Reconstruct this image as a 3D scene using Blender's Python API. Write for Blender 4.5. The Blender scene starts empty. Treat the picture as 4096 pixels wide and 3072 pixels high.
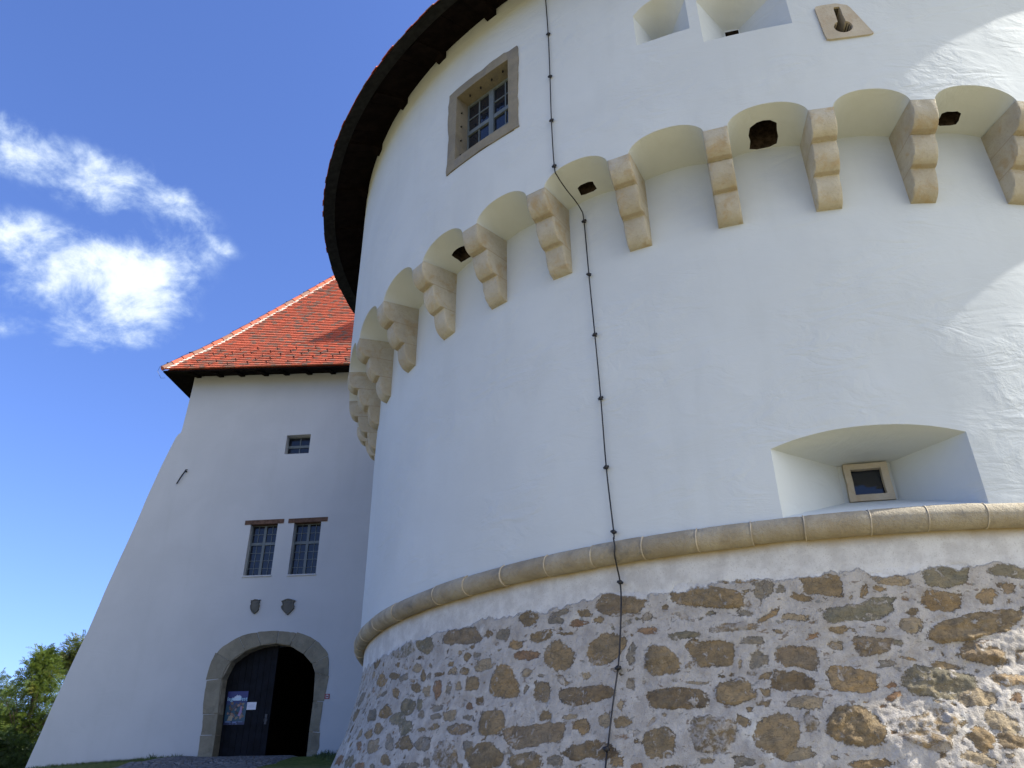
import bpy, bmesh, math, random
import numpy as np
from mathutils import Vector, Matrix
R_ = math.radians
random.seed(7); rng = np.random.default_rng(7)
sc = bpy.context.scene
col = sc.collection

# cloud patches on the sky sphere: centre x, y, half length, half width, tilt (deg), weight
CLOUDS = [(-.095, .062, .13, .045, -4, .7), (-.02, .060, .12, .055, 8, .68), (.055, .060, .10, .045, 0, .5), (-.065, -.030, .14, .055, 10, .7), (.0, -.038, .15, .075, 20, .85), (.055, -.035, .10, .075, 27, .95), (.045, -.082, .13, .055, 27, .8), (.11, .038, .08, .028, -10, .33), (-.08, -.12, .14, .03, 15, .3), (.06, .01, .14, .08, 10, .35)]
CLOUD_A = (3.6, 4.7, 6.4); CLOUD_B = (6.6, 7.0, 7.5); CLOUD_FILL = (15.0, 15.3, 15.6); SKY_STR = 0.081; SKY_TINT = (.92, 1.08, 1.62)

# ------------------------------------------------------------------ camera
F_PX = 3130.69; PITCH = 0.4992; ROLL = -0.0098
cd = bpy.data.cameras.new('camera'); cam = bpy.data.objects.new('camera', cd); col.objects.link(cam)
cd.sensor_fit = 'HORIZONTAL'; cd.sensor_width = 36.0; cd.lens = F_PX / 4096 * 36.0
cd.clip_start = 0.05; cd.clip_end = 5000
_c, _s = math.cos(PITCH), math.sin(PITCH); _cr, _sr = math.cos(ROLL), math.sin(ROLL)
_R0 = Vector((1, 0, 0)); _U0 = Vector((0, -_s, _c)); _F = Vector((0, _c, _s))
_r = _cr * _R0 + _sr * _U0; _u = -_sr * _R0 + _cr * _U0
m = Matrix((( _r.x, _u.x, -_F.x, 0), (_r.y, _u.y, -_F.y, 0), (_r.z, _u.z, -_F.z, 1.6), (0, 0, 0, 1)))
cam.matrix_world = m
sc.camera = cam

# ------------------------------------------------------------------ light
SUN_AZ = R_(-4.5); SUN_EL = R_(43.9)          # azimuth from +X, counter-clockwise
SUN = Vector((math.cos(SUN_AZ) * math.cos(SUN_EL), math.sin(SUN_AZ) * math.cos(SUN_EL), math.sin(SUN_EL)))
ld = bpy.data.lights.new('sun', 'SUN'); lo = bpy.data.objects.new('sun', ld); col.objects.link(lo)
ld.energy = 5.0; ld.angle = R_(0.53); ld.color = (1.0, 0.95, 0.87)
lo.rotation_euler = SUN.to_track_quat('Z', 'Y').to_euler(); lo.location = (30, 0, 40)
sc.view_settings.view_transform = 'Standard'; sc.view_settings.look = 'None'
sc.view_settings.exposure = 1.1; sc.view_settings.gamma = 1.0
try: sc.view_settings.use_curve_mapping = False
except Exception: pass
sc.cycles.max_bounces = 8; sc.cycles.diffuse_bounces = 5

w = bpy.data.worlds.new('World'); sc.world = w; w.use_nodes = True
nt = w.node_tree; nt.nodes.clear()
class NT:
    """tiny node-tree helper"""
    def __init__(s, t): s.t = t
    def n(s, typ, ins=None, **kw):
        o = s.t.nodes.new(typ)
        for k, v in kw.items(): setattr(o, k, v)
        for k, v in (ins or {}).items():
            sock = o.inputs[k]
            if isinstance(v, bpy.types.NodeSocket): s.t.links.new(v, sock)
            else: sock.default_value = v
        return o
    def math(s, op, a, b=0.0, c=None, clamp=False):
        ins = {0: a, 1: b}
        if c is not None: ins[2] = c
        return s.n('ShaderNodeMath', ins, operation=op, use_clamp=clamp).outputs[0]
    def vmath(s, op, a, b=(0, 0, 0), out=0):
        return s.n('ShaderNodeVectorMath', {0: a, 1: b}, operation=op).outputs[out]
    def noise(s, vec, scale, detail=4.0, rough=0.55, dist=0.0, out=0):
        return s.n('ShaderNodeTexNoise', {'Vector': vec, 'Scale': scale, 'Detail': detail, 'Roughness': rough, 'Distortion': dist}).outputs[out]
    def ramp(s, f, lo, hi, a=0.0, b=1.0, smooth=True):
        return s.n('ShaderNodeMapRange', {0: f, 1: lo, 2: hi, 3: a, 4: b}, interpolation_type='SMOOTHSTEP' if smooth else 'LINEAR').outputs[0]
    def mix(s, f, a, b, blend='MIX'):
        o = s.n('ShaderNodeMix', None, data_type='RGBA', blend_type=blend)
        for i, v in ((0, f), (6, a), (7, b)):
            if isinstance(v, bpy.types.NodeSocket): s.t.links.new(v, o.inputs[i])
            elif i == 0: o.inputs[0].default_value = v
            else: o.inputs[i].default_value = (*v[:3], 1)
        return o.outputs[2]
W = NT(nt)
sky = W.n('ShaderNodeTexSky', None, sky_type='NISHITA'); sky.sun_disc = False
sky.sun_elevation = SUN_EL; sky.sun_rotation = math.pi / 2 - SUN_AZ
sky.air_density = 1.0; sky.dust_density = 1.0; sky.ozone_density = 2.2; sky.altitude = 300
geo = W.n('ShaderNodeTexCoord').outputs['Generated']
# clouds: broken cumulus low in the north-west sky, laid out on the sky sphere
E3 = Vector((-0.4579, 0.6861, 0.5653)).normalized()
E1 = E3.cross(Vector((0, 0, 1))).normalized(); E2 = E1.cross(E3).normalized()
dz = W.vmath('DOT_PRODUCT', geo, E3, 1)
px = W.math('DIVIDE', W.vmath('DOT_PRODUCT', geo, E1, 1), dz)
py = W.math('DIVIDE', W.vmath('DOT_PRODUCT', geo, E2, 1), dz)
pv = W.n('ShaderNodeCombineXYZ', {0: px, 1: py, 2: 0.0}).outputs[0]
warp = W.vmath('SUBTRACT', W.noise(pv, 9.0, 4, 0.6, out=1), (0.5, 0.5, 0.5))
pvw = W.vmath('ADD', pv, W.vmath('SCALE', warp, (0, 0, 0)))
_sc = pvw.node.inputs[1].links[0].from_node; _sc.inputs['Scale'].default_value = 0.045
dens = None
# (x, y, half length, half width, tilt deg, weight)
for (bx, by, ra, rb, tl, wt) in CLOUDS:
    mp = W.n('ShaderNodeMapping', {'Vector': pvw, 'Location': (bx, by, 0), 'Rotation': (0, 0, R_(tl)), 'Scale': (ra, rb, 1)}, vector_type='TEXTURE').outputs[0]
    ln = W.vmath('LENGTH', mp, out=1)
    b = W.ramp(ln, 0.0, 1.0, wt, 0.0)
    dens = b if dens is None else W.math('MAXIMUM', dens, b)
strv = W.n('ShaderNodeMapping', {'Vector': pv, 'Rotation': (0, 0, R_(-20)), 'Scale': (1.0, 1.25, 1)}).outputs[0]
nz = W.noise(strv, 12.0, 12, 0.63, 0.35)
nz2 = W.noise(pv, 40.0, 8, 0.65, 0.4)
dd = W.math('ADD', dens, W.math('MULTIPLY', W.math('SUBTRACT', nz, 0.5), 2.5))
dd = W.math('ADD', dd, W.math('MULTIPLY', W.math('SUBTRACT', nz2, 0.5), 0.8))
dd = W.math('MULTIPLY', dd, W.ramp(dens, 0.0, 0.35))
cl = W.math('MULTIPLY', W.ramp(dd, 0.02, 0.95), 0.93)
cl = W.math('MULTIPLY', cl, W.math('GREATER_THAN', dz, 0.2))
ccol = W.mix(W.ramp(dd, 0.25, 1.25), CLOUD_A, CLOUD_B)
# bright cloud bank out of view, added to lighten the tower's right side
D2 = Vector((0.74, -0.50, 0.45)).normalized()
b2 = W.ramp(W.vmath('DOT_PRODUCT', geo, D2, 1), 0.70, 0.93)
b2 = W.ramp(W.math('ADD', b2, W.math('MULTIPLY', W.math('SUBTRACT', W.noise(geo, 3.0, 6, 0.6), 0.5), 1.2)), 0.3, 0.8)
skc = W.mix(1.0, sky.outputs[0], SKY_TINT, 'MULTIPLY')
skc = W.mix(b2, skc, CLOUD_FILL)
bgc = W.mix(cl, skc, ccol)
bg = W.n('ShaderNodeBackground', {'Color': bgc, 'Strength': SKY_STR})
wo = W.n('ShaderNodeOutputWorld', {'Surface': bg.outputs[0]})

STONES="-6.78,3.49,0.381,0.065,-0.008,-0.113,m -7.60,3.50,0.213,0.131,0.006,-0.131,g -8.32,3.55,0.340,0.161,-0.004,-0.126,g -8.39,3.20,0.171,0.094,0.001,-0.062,b -8.86,3.22,0.240,-0.025,-0.052,-0.084,o -8.04,3.12,0.130,0.056,0.004,-0.041,s -7.69,3.21,0.125,0.042,-0.006,-0.048,t -7.46,3.09,0.090,-0.014,-0.025,-0.045,b -7.28,3.08,0.057,-0.014,-0.016,-0.044,s -7.08,3.05,0.078,0.010,-0.009,-0.029,d -6.85,3.05,0.072,0.019,-0.008,-0.056,t -6.60,3.02,0.106,0.015,-0.012,-0.048,b -6.28,3.05,0.132,0.042,0.008,-0.068,t -6.61,3.21,0.081,-0.013,-0.027,-0.050,b -6.42,3.20,0.076,0.013,-0.010,-0.042,s -7.06,2.89,0.084,0.020,-0.013,-0.089,r -6.83,2.87,0.060,0.018,-0.006,-0.055,s -6.63,2.86,0.055,0.014,-0.006,-0.047,t -6.39,2.87,0.124,0.016,-0.013,-0.066,b -7.28,2.88,0.097,0.033,-0.010,-0.078,t -7.61,2.96,0.140,0.027,-0.015,-0.055,b -8.17,2.96,0.119,0.039,-0.013,-0.062,o -8.59,2.99,0.097,0.025,-0.011,-0.033,s -6.98,2.70,0.138,0.032,0.001,-0.042,s -6.35,2.63,0.062,-0.015,-0.024,-0.031,r -6.21,2.68,0.058,0.017,-0.005,-0.045,d -7.71,2.73,0.195,-0.049,-0.053,-0.095,g -7.41,2.73,0.073,-0.004,-0.016,-0.077,g -8.36,2.76,0.153,0.158,0.041,-0.064,o -8.85,2.77,0.220,0.079,-0.021,-0.089,s -7.89,2.62,0.081,0.190,0.047,-0.070,g -7.57,2.50,0.158,0.116,0.017,-0.077,g -7.29,2.60,0.083,0.030,-0.007,-0.042,s -6.93,2.59,0.088,0.048,0.013,-0.040,s -6.67,2.56,0.132,0.035,-0.011,-0.066,t -6.31,2.50,0.078,0.012,-0.006,-0.025,s -8.38,2.57,0.143,0.008,-0.026,-0.060,b -8.65,2.51,0.148,0.131,0.021,-0.047,o -7.14,2.44,0.097,0.016,-0.007,-0.023,b -6.90,2.45,0.078,0.039,0.012,-0.032,b -6.44,2.41,0.191,0.025,-0.013,-0.050,m -5.95,2.45,0.183,0.091,0.022,-0.121,b -7.84,2.36,0.123,0.043,-0.016,-0.081,s -7.46,2.33,0.204,0.071,-0.004,-0.075,b -8.30,2.34,0.194,0.067,-0.023,-0.098,t -8.94,2.39,0.147,0.101,-0.010,-0.064,r -7.02,2.27,0.110,0.124,0.034,-0.077,s -6.20,2.25,0.078,0.039,0.015,-0.040,s -6.54,2.16,0.204,0.044,-0.020,-0.160,b -5.95,2.11,0.198,0.128,0.042,-0.152,b -7.78,2.15,0.132,0.009,-0.020,-0.062,b -8.53,2.12,0.177,0.063,-0.008,-0.057,r -9.09,2.20,0.236,-0.055,-0.037,-0.065,g -7.18,2.06,0.221,0.030,-0.009,-0.050,s -6.85,2.07,0.068,0.010,-0.009,-0.053,s -6.26,2.04,0.046,0.011,-0.002,-0.029,b -10.10,3.74,0.194,-0.223,-0.040,-0.063,s -9.34,3.51,0.156,-0.057,-0.034,-0.076,b -9.92,3.09,0.214,-0.087,-0.033,-0.098,s -10.06,2.88,0.268,-0.131,-0.034,-0.078,b -9.84,2.26,0.277,-0.026,-0.027,-0.060,r -5.65,3.51,0.122,0.045,0.017,-0.082,b -5.45,3.29,0.164,0.023,0.001,-0.066,b -5.79,3.25,0.109,-0.001,-0.027,-0.045,o -5.57,3.10,0.169,0.008,-0.019,-0.051,r -5.15,3.05,0.165,0.107,0.062,-0.144,b -4.57,3.05,0.176,0.108,0.111,-0.121,b -4.41,3.52,0.293,0.019,0.001,-0.134,m -5.87,2.86,0.215,0.032,-0.022,-0.165,o -5.33,2.69,0.118,-0.002,-0.026,-0.105,b -5.06,2.81,0.094,-0.005,-0.022,-0.040,b -5.55,2.75,0.036,0.020,0.033,-0.013,s -4.77,2.62,0.321,0.010,-0.035,-0.087,d -5.22,2.47,0.074,0.011,-0.005,-0.046,b -4.91,2.43,0.102,0.006,-0.007,-0.034,t -5.32,2.28,0.400,0.041,0.004,-0.110,m -4.77,2.30,0.075,0.036,0.020,-0.063,o -4.67,2.09,0.276,0.012,0.000,-0.077,d -5.39,2.04,0.232,0.028,0.006,-0.086,b -5.00,2.00,0.098,0.008,-0.004,-0.052,s -4.67,3.35,0.064,0.000,-0.008,-0.034,b -4.90,3.37,0.097,0.001,-0.012,-0.029,r -5.24,3.44,0.122,0.003,-0.016,-0.039,s -4.13,3.21,0.082,-0.007,-0.023,-0.035,r -4.28,2.97,0.029,0.000,-0.003,-0.105,s -4.28,2.70,0.028,0.002,-0.002,-0.051,s -4.53,2.35,0.068,0.006,-0.004,-0.059,t -4.37,2.50,0.037,0.003,-0.003,-0.039,t -4.38,1.99,0.046,0.003,-0.002,-0.049,o -5.17,3.52,0.117,0.009,0.001,-0.033,s -4.83,3.46,0.082,0.001,-0.011,-0.035,b -5.07,3.28,0.124,0.002,-0.015,-0.018,b -5.33,2.86,0.047,0.002,-0.005,-0.018,s -5.59,2.12,0.046,-0.005,-0.013,-0.020,s -4.12,3.36,0.051,0.018,0.022,-0.034,t -4.78,2.80,0.055,0.002,-0.005,-0.029,t -3.97,2.91,0.185,-0.005,-0.015,-0.138,b -3.44,3.49,0.371,-0.017,-0.060,-0.114,b -3.11,3.61,0.179,-0.003,-0.019,-0.023,b -3.45,2.94,0.228,0.001,0.001,-0.131,b -2.99,2.84,0.079,0.003,0.009,-0.068,s -2.67,2.84,0.196,-0.017,-0.013,-0.101,m -2.35,3.49,0.191,-0.030,-0.031,-0.113,b -3.27,2.55,0.189,-0.011,-0.011,-0.139,b -3.83,2.52,0.301,-0.003,-0.030,-0.108,d -2.77,2.62,0.163,-0.030,-0.040,-0.092,d -3.00,2.54,0.038,-0.005,-0.002,-0.044,b -3.02,2.43,0.053,-0.003,-0.003,-0.030,d -3.49,2.17,0.209,-0.027,-0.027,-0.169,b -3.96,2.13,0.156,0.001,-0.007,-0.126,b -2.89,3.49,0.089,-0.013,-0.008,-0.087,s -2.94,2.17,0.149,-0.078,-0.063,-0.154,b -2.57,3.37,0.077,-0.010,-0.021,-0.029,b -2.86,3.24,0.087,0.003,0.017,-0.027,o -2.62,3.18,0.135,-0.005,-0.010,-0.028,t -3.20,3.18,0.222,0.001,0.012,-0.037,m -3.73,3.13,0.165,-0.002,-0.016,-0.040,g -3.04,3.03,0.086,-0.005,-0.007,-0.041,s -2.51,3.03,0.045,-0.000,0.005,-0.026,r -3.18,2.83,0.023,-0.005,-0.002,-0.046,t -3.08,2.72,0.033,-0.003,-0.002,-0.020,s -2.97,2.70,0.043,0.005,0.013,-0.022,o -3.63,2.67,0.107,-0.001,-0.013,-0.015,t -3.22,2.27,0.058,-0.018,-0.024,-0.039,b -2.69,2.42,0.128,-0.010,-0.006,-0.058,t -3.27,1.96,0.095,0.007,0.021,-0.038,s -3.57,1.95,0.042,-0.001,-0.001,-0.022,b -3.84,1.93,0.083,-0.000,-0.002,-0.020,d -2.80,1.99,0.116,-0.008,-0.003,-0.048,t -3.06,3.38,0.036,-0.003,-0.003,-0.022,o -3.10,3.31,0.066,-0.003,-0.006,-0.025,s -3.88,3.41,0.033,-0.001,-0.004,-0.023,b -2.73,3.46,0.041,-0.006,-0.004,-0.037,s -2.67,2.25,0.047,-0.024,-0.011,-0.070,b -1.70,3.49,0.174,-0.021,-0.040,-0.054,t -1.16,3.52,0.224,-0.026,0.010,-0.103,g -1.28,3.27,0.185,-0.036,-0.008,-0.107,o -1.96,3.40,0.029,-0.010,-0.002,-0.042,o -1.83,3.40,0.051,-0.010,-0.009,-0.031,o -2.05,3.21,0.335,-0.004,0.052,-0.088,g -1.06,3.03,0.447,-0.023,0.057,-0.107,b -2.27,3.03,0.085,-0.008,-0.010,-0.031,b -1.88,3.04,0.039,-0.009,-0.002,-0.034,t -1.63,3.04,0.100,-0.019,-0.005,-0.066,t -1.59,3.15,0.057,-0.008,-0.003,-0.028,b -2.00,2.88,0.178,-0.027,-0.027,-0.082,m -1.12,2.80,0.174,-0.053,-0.061,-0.087,m -2.26,2.61,0.227,-0.036,-0.033,-0.114,o -1.55,2.54,0.259,-0.071,-0.062,-0.137,g -2.32,2.20,0.224,-0.058,-0.041,-0.160,b -1.76,2.17,0.196,-0.059,-0.036,-0.131,b -1.42,2.09,0.059,-0.060,-0.059,-0.056,o -1.19,2.08,0.107,-0.021,-0.012,-0.044,d -0.89,3.28,0.086,-0.022,-0.004,-0.056,o -0.58,3.52,0.152,-0.035,-0.018,-0.076,g -1.00,2.56,0.137,-0.029,-0.004,-0.067,o -1.32,2.40,0.167,-0.028,-0.005,-0.070,t -1.00,2.39,0.055,-0.021,-0.002,-0.048,r -1.20,2.21,0.109,-0.056,-0.052,-0.072,t -2.28,1.91,0.163,-0.005,0.010,-0.034,o -2.34,2.90,0.057,-0.007,-0.003,-0.033,t -1.47,2.71,0.140,-0.009,-0.005,-0.029,b -1.73,1.99,0.029,-0.007,-0.001,-0.023,d -1.90,2.72,0.081,-0.008,-0.004,-0.029,s -0.81,2.77,0.055,-0.022,-0.001,-0.057,o -1.10,2.90,0.087,-0.005,-0.003,-0.013,r -1.46,1.94,0.113,-0.022,-0.024,-0.043,t"
GUARDS= [(-9.48, 0.69), (-8.83, 0.7), (-8.24, 0.71), (-7.58, 0.7), (-6.95, 0.7), (-6.3, 0.7), (-9.63, 0.54), (-9.0, 0.55), (-8.36, 0.54), (-7.72, 0.55), (-7.06, 0.55), (-6.48, 0.56), (-5.85, 0.55), (-5.21, 0.55), (-9.79, 0.38), (-9.13, 0.4), (-8.53, 0.4), (-7.89, 0.39), (-7.31, 0.41), (-6.62, 0.41), (-6.0, 0.41), (-5.39, 0.41), (-9.93, 0.22), (-9.31, 0.24), (-8.68, 0.25), (-8.03, 0.25), (-7.56, 0.26), (-6.8, 0.27), (-6.18, 0.27), (-5.54, 0.26), (-10.06, 0.09), (-9.46, 0.1), (-8.85, 0.1), (-8.21, 0.12), (-7.6, 0.12), (-6.92, 0.14), (-6.33, 0.16), (-5.71, 0.14), (-5.06, 0.12)]


# ------------------------------------------------------------------ helpers
def tag(o, label, cat, group=None):
    o['label'] = label; o['category'] = cat
    if group: o['group'] = group
    return o
def empty(name, loc=(0, 0, 0), rz=0.0, parent=None):
    o = bpy.data.objects.new(name, None); col.objects.link(o); o.location = loc; o.rotation_euler = (0, 0, rz)
    if parent: o.parent = parent
    return o
def link(name, me, mats, parent=None, smooth=None):
    o = bpy.data.objects.new(name, me); col.objects.link(o)
    for mt in (mats if isinstance(mats, (list, tuple)) else [mats]):
        if mt.name not in [q.name for q in me.materials if q]: me.materials.append(mt)
    if parent: o.parent = parent
    if smooth is not None:
        me.polygons.foreach_set('use_smooth', [True] * len(me.polygons))
        if smooth < 179: me.set_sharp_from_angle(angle=R_(smooth))
    return o
def mesh(name, v, f, mats, parent=None, smooth=None, mi=None):
    me = bpy.data.meshes.new(name); me.from_pydata([tuple(map(float, p)) for p in v], [], [tuple(map(int, q)) for q in f])
    for mt in (mats if isinstance(mats, (list, tuple)) else [mats]): me.materials.append(mt)
    if mi is not None: me.polygons.foreach_set('material_index', list(mi))
    me.update(); me.validate()
    return link(name, me, mats, parent, smooth)
class MB:
    def __init__(s): s.v = []; s.f = []; s.mi = []
    def add(s, v, f, mi=0):
        b = len(s.v); s.v += [tuple(p) for p in v]; s.f += [tuple(b + i for i in q) for q in f]; s.mi += [mi] * len(f)
    def box(s, x0, x1, y0, y1, z0, z1, mi=0, fn=None):
        v = [(x, y, z) for z in (z0, z1) for y in (y0, y1) for x in (x0, x1)]
        if fn: v = [fn(*p) for p in v]
        s.add(v, [(0, 2, 3, 1), (4, 5, 7, 6), (0, 1, 5, 4), (2, 6, 7, 3), (0, 4, 6, 2), (1, 3, 7, 5)], mi)
    def loft(s, rings, mi=0, cap=True, close=True):
        n = len(rings[0]); b = len(s.v)
        for r in rings: s.v += [tuple(p) for p in r]
        for k in range(len(rings) - 1):
            for i in range(n if close else n - 1):
                j = (i + 1) % n
                s.f.append((b + k * n + i, b + k * n + j, b + (k + 1) * n + j, b + (k + 1) * n + i)); s.mi.append(mi)
        if cap:
            s.f.append(tuple(b + i for i in range(n - 1, -1, -1))); s.mi.append(mi)
            s.f.append(tuple(b + (len(rings) - 1) * n + i for i in range(n))); s.mi.append(mi)
    def tube(s, pts, r, n=6, mi=0):
        pts = [Vector(p) for p in pts]; rings = []
        for i, p in enumerate(pts):
            t = (pts[min(i + 1, len(pts) - 1)] - pts[max(i - 1, 0)]).normalized()
            a = t.orthogonal().normalized() if abs(t.z) > .9 else t.cross(Vector((0, 0, 1))).normalized()
            if i and a.dot(pa) < 0: a = -a
            pa = a; b = t.cross(a); rr = r[i] if isinstance(r, (list, tuple)) else r
            rings.append([p + a * math.cos(2 * math.pi * k / n) * rr + b * math.sin(2 * math.pi * k / n) * rr for k in range(n)])
        s.loft(rings, mi)
    def fixn(s):
        pass
    def build(s, name, mats, parent=None, smooth=None):
        o = mesh(name, s.v, s.f, mats, parent, None, s.mi)
        bm = bmesh.new(); bm.from_mesh(o.data); bmesh.ops.recalc_face_normals(bm, faces=bm.faces); bm.to_mesh(o.data); bm.free()
        if smooth is not None:
            o.data.polygons.foreach_set('use_smooth', [True] * len(o.data.polygons)); o.data.set_sharp_from_angle(angle=R_(smooth))
        return o
def vnoise(x, y, seed=0):
    """2D gradient-free value noise, numpy"""
    xi = np.floor(x).astype(np.int64); yi = np.floor(y).astype(np.int64); fx = x - xi; fy = y - yi
    def h(a, b):
        n = (a * 374761393 + b * 668265263 + seed * 1442695041) & 0xffffffff
        n = ((n ^ (n >> 13)) * 1274126177) & 0xffffffff
        return ((n ^ (n >> 16)) & 0xffff) / 65535.0
    ux = fx * fx * fx * (fx * (fx * 6 - 15) + 10); uy = fy * fy * fy * (fy * (fy * 6 - 15) + 10)
    return (h(xi, yi) * (1 - ux) + h(xi + 1, yi) * ux) * (1 - uy) + (h(xi, yi + 1) * (1 - ux) + h(xi + 1, yi + 1) * ux) * uy
def fbm(x, y, o=4, seed=0, g=0.5):
    t = 0; a = 1; n = 0
    for k in range(o): t = t + a * (vnoise(x * 2 ** k + 17.3 * k, y * 2 ** k - 9.1 * k, seed + k) - .5); n += a; a *= g
    return t / n
def boolean_cut(o, cutter):
    md = o.modifiers.new('cut', 'BOOLEAN'); md.operation = 'DIFFERENCE'; md.object = cutter; md.solver = 'EXACT'; md.use_self = True
    try: md.material_mode = 'INDEX'
    except Exception: pass
    dg = bpy.context.evaluated_depsgraph_get(); dg.update()
    me = bpy.data.meshes.new_from_object(o.evaluated_get(dg)); o.modifiers.clear(); old = o.data; o.data = me
    me.name = old.name; bpy.data.meshes.remove(old); cm = cutter.data; bpy.data.objects.remove(cutter); bpy.data.meshes.remove(cm)
    return o

# ------------------------------------------------------------------ materials
def mat(name):
    m = bpy.data.materials.new(name); m.use_nodes = True; t = m.node_tree
    p = t.nodes['Principled BSDF']; return m, NT(t), p
def simple(name, c, rough=0.8, spec=0.3, metal=0.0, var=0.25, vscale=6.0, bump=0.0, bscale=30.0):
    m, T, p = mat(name)
    co = T.n('ShaderNodeTexCoord').outputs['Object']
    n = T.noise(co, vscale, 5, 0.6)
    lo = tuple(x * (1 - var) for x in c); hi = tuple(min(1, x * (1 + var)) for x in c)
    T.t.links.new(T.mix(T.ramp(n, .3, .7), lo, hi), p.inputs['Base Color'])
    p.inputs['Roughness'].default_value = rough; p.inputs['Specular IOR Level'].default_value = spec; p.inputs['Metallic'].default_value = metal
    if bump:
        b = T.n('ShaderNodeBump', {'Strength': 1.0, 'Distance': bump, 'Height': T.noise(co, bscale, 6, 0.65)})
        T.t.links.new(b.outputs[0], p.inputs['Normal'])
    return m
# lime plaster: white, trowel-marked, faintly cloudy
def plaster_mat(name, base, lump):
    m, T, p = mat(name)
    co = T.n('ShaderNodeTexCoord').outputs['Object']
    cl = T.noise(co, 0.55, 5, 0.6, 0.3)
    fine = T.noise(co, 7.0, 5, 0.6)
    stv = T.n('ShaderNodeMapping', {'Vector': co, 'Scale': (1.6, 1.6, 0.22)}).outputs[0]
    streak = T.noise(stv, 1.5, 5, 0.6, 0.2)
    a = tuple(x * 0.93 for x in base); b = base
    c = T.mix(T.ramp(cl, .32, .68), a, b)
    c = T.mix(T.math('MULTIPLY', T.ramp(streak, .5, .78), .22), c, (base[0] * .80, base[1] * .80, base[2] * .78))
    c = T.mix(T.math('MULTIPLY', T.ramp(fine, .55, .8), .10), c, (base[0] * .85, base[1] * .84, base[2] * .80))
    spk = T.noise(co, 30.0, 2, 0.5)
    c = T.mix(T.math('MULTIPLY', T.ramp(spk, .74, .80), .25), c, (.35, .33, .28))
    T.t.links.new(c, p.inputs['Base Color'])
    p.inputs['Roughness'].default_value = 0.92; p.inputs['Specular IOR Level'].default_value = 0.15
    # trowel strokes: ridged noise in several directions
    rv = T.n('ShaderNodeMapping', {'Vector': co, 'Rotation': (R_(20), R_(35), R_(10)), 'Scale': (1, 1, 2.4)}).outputs[0]
    n1 = T.noise(rv, 1.35, 5, 0.52, 0.9)
    n2 = T.noise(co, 5.5, 6, 0.68, 0.5)
    n3 = T.noise(co, 60.0, 4, 0.6)
    ridge = T.math('ABSOLUTE', T.math('SUBTRACT', n1, 0.5))
    pm = T.ramp(T.noise(co, 0.9, 3, .5), .42, .62, .25, 1.0)
    h = T.math('ADD', T.math('MULTIPLY', T.math('MULTIPLY', ridge, pm), 1.0), T.math('MULTIPLY', T.math('MULTIPLY', n2, pm), 0.30))
    h = T.math('ADD', h, T.math('MULTIPLY', n3, 0.012))
    bm_ = T.n('ShaderNodeBump', {'Strength': 1.0, 'Distance': lump, 'Height': h})
    T.t.links.new(bm_.outputs[0], p.inputs['Normal'])
    return m
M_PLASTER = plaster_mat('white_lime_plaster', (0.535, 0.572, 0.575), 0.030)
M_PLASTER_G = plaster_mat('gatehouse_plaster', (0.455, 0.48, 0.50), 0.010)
# limestone of corbels, cordon, frames
def stone_mat(name, lo, hi, bump=0.01, stain=None, joints=()):
    m, T, p = mat(name)
    co = T.n('ShaderNodeTexCoord').outputs['Object']
    oi = T.n('ShaderNodeObjectInfo').outputs['Random']
    off = T.n('ShaderNodeCombineXYZ', {0: T.math('MULTIPLY', oi, 37.0), 1: T.math('MULTIPLY', oi, 11.0), 2: 0.0}).outputs[0]
    cv = T.vmath('ADD', co, off)
    n1 = T.noise(cv, 2.2, 6, 0.66, 0.3); n2 = T.noise(cv, 26.0, 5, 0.7); n3 = T.noise(cv, 90.0, 3, 0.6)
    c = T.mix(T.ramp(n1, .3, .7), lo, hi)
    c = T.mix(T.math('MULTIPLY', T.ramp(n2, .52, .75), .35), c, tuple(x * .62 for x in lo))
    c = T.mix(T.math('MULTIPLY', T.ramp(n3, .62, .72), .35), c, tuple(x * .45 for x in lo))
    if stain:
        sn = T.noise(cv, 3.4, 5, 0.65, 0.6)
        c = T.mix(T.math('MULTIPLY', T.ramp(sn, .5, .72), .65), c, stain)
    for zj in joints:                                     # bedding joints between the stacked blocks
        zc_ = T.math('ADD', T.n('ShaderNodeSeparateXYZ', {0: co}).outputs[2], T.math('MULTIPLY', T.math('SUBTRACT', n2, .5), .012))
        c = T.mix(T.math('MULTIPLY', T.math('SUBTRACT', 1.0, T.ramp(T.math('ABSOLUTE', T.math('SUBTRACT', zc_, zj)), .003, .010)), .6), c, (.30, .245, .17))
    isl = T.n('ShaderNodeNewGeometry').outputs['Random Per Island']
    c = T.mix(1.0, c, T.n('ShaderNodeCombineColor', {0: T.ramp(isl, 0, 1, .86, 1.05, False), 1: T.ramp(isl, 0, 1, .86, 1.05, False), 2: T.ramp(isl, 0, 1, .86, 1.04, False)}).outputs[0], 'MULTIPLY')
    T.t.links.new(c, p.inputs['Base Color'])
    p.inputs['Roughness'].default_value = 0.9; p.inputs['Specular IOR Level'].default_value = 0.2
    h = T.math('ADD', n2, T.math('MULTIPLY', n3, .35)); h = T.math('ADD', h, T.math('MULTIPLY', n1, 1.5))
    b = T.n('ShaderNodeBump', {'Strength': 1.0, 'Distance': bump, 'Height': h})
    T.t.links.new(b.outputs[0], p.inputs['Normal'])
    return m
M_CORBEL = stone_mat('corbel_limestone', (0.385, 0.345, 0.26), (0.48, 0.45, 0.37), 0.012, (0.38, 0.27, 0.13), (8.668, 8.322))
M_CORDON = stone_mat('cordon_limestone', (0.30, 0.255, 0.18), (0.42, 0.375, 0.285), 0.020, (0.185, 0.175, 0.155))
M_FRAME = stone_mat('window_surround_stone', (0.19, 0.172, 0.13), (0.255, 0.23, 0.175), 0.006, (0.16, 0.155, 0.15))
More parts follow.
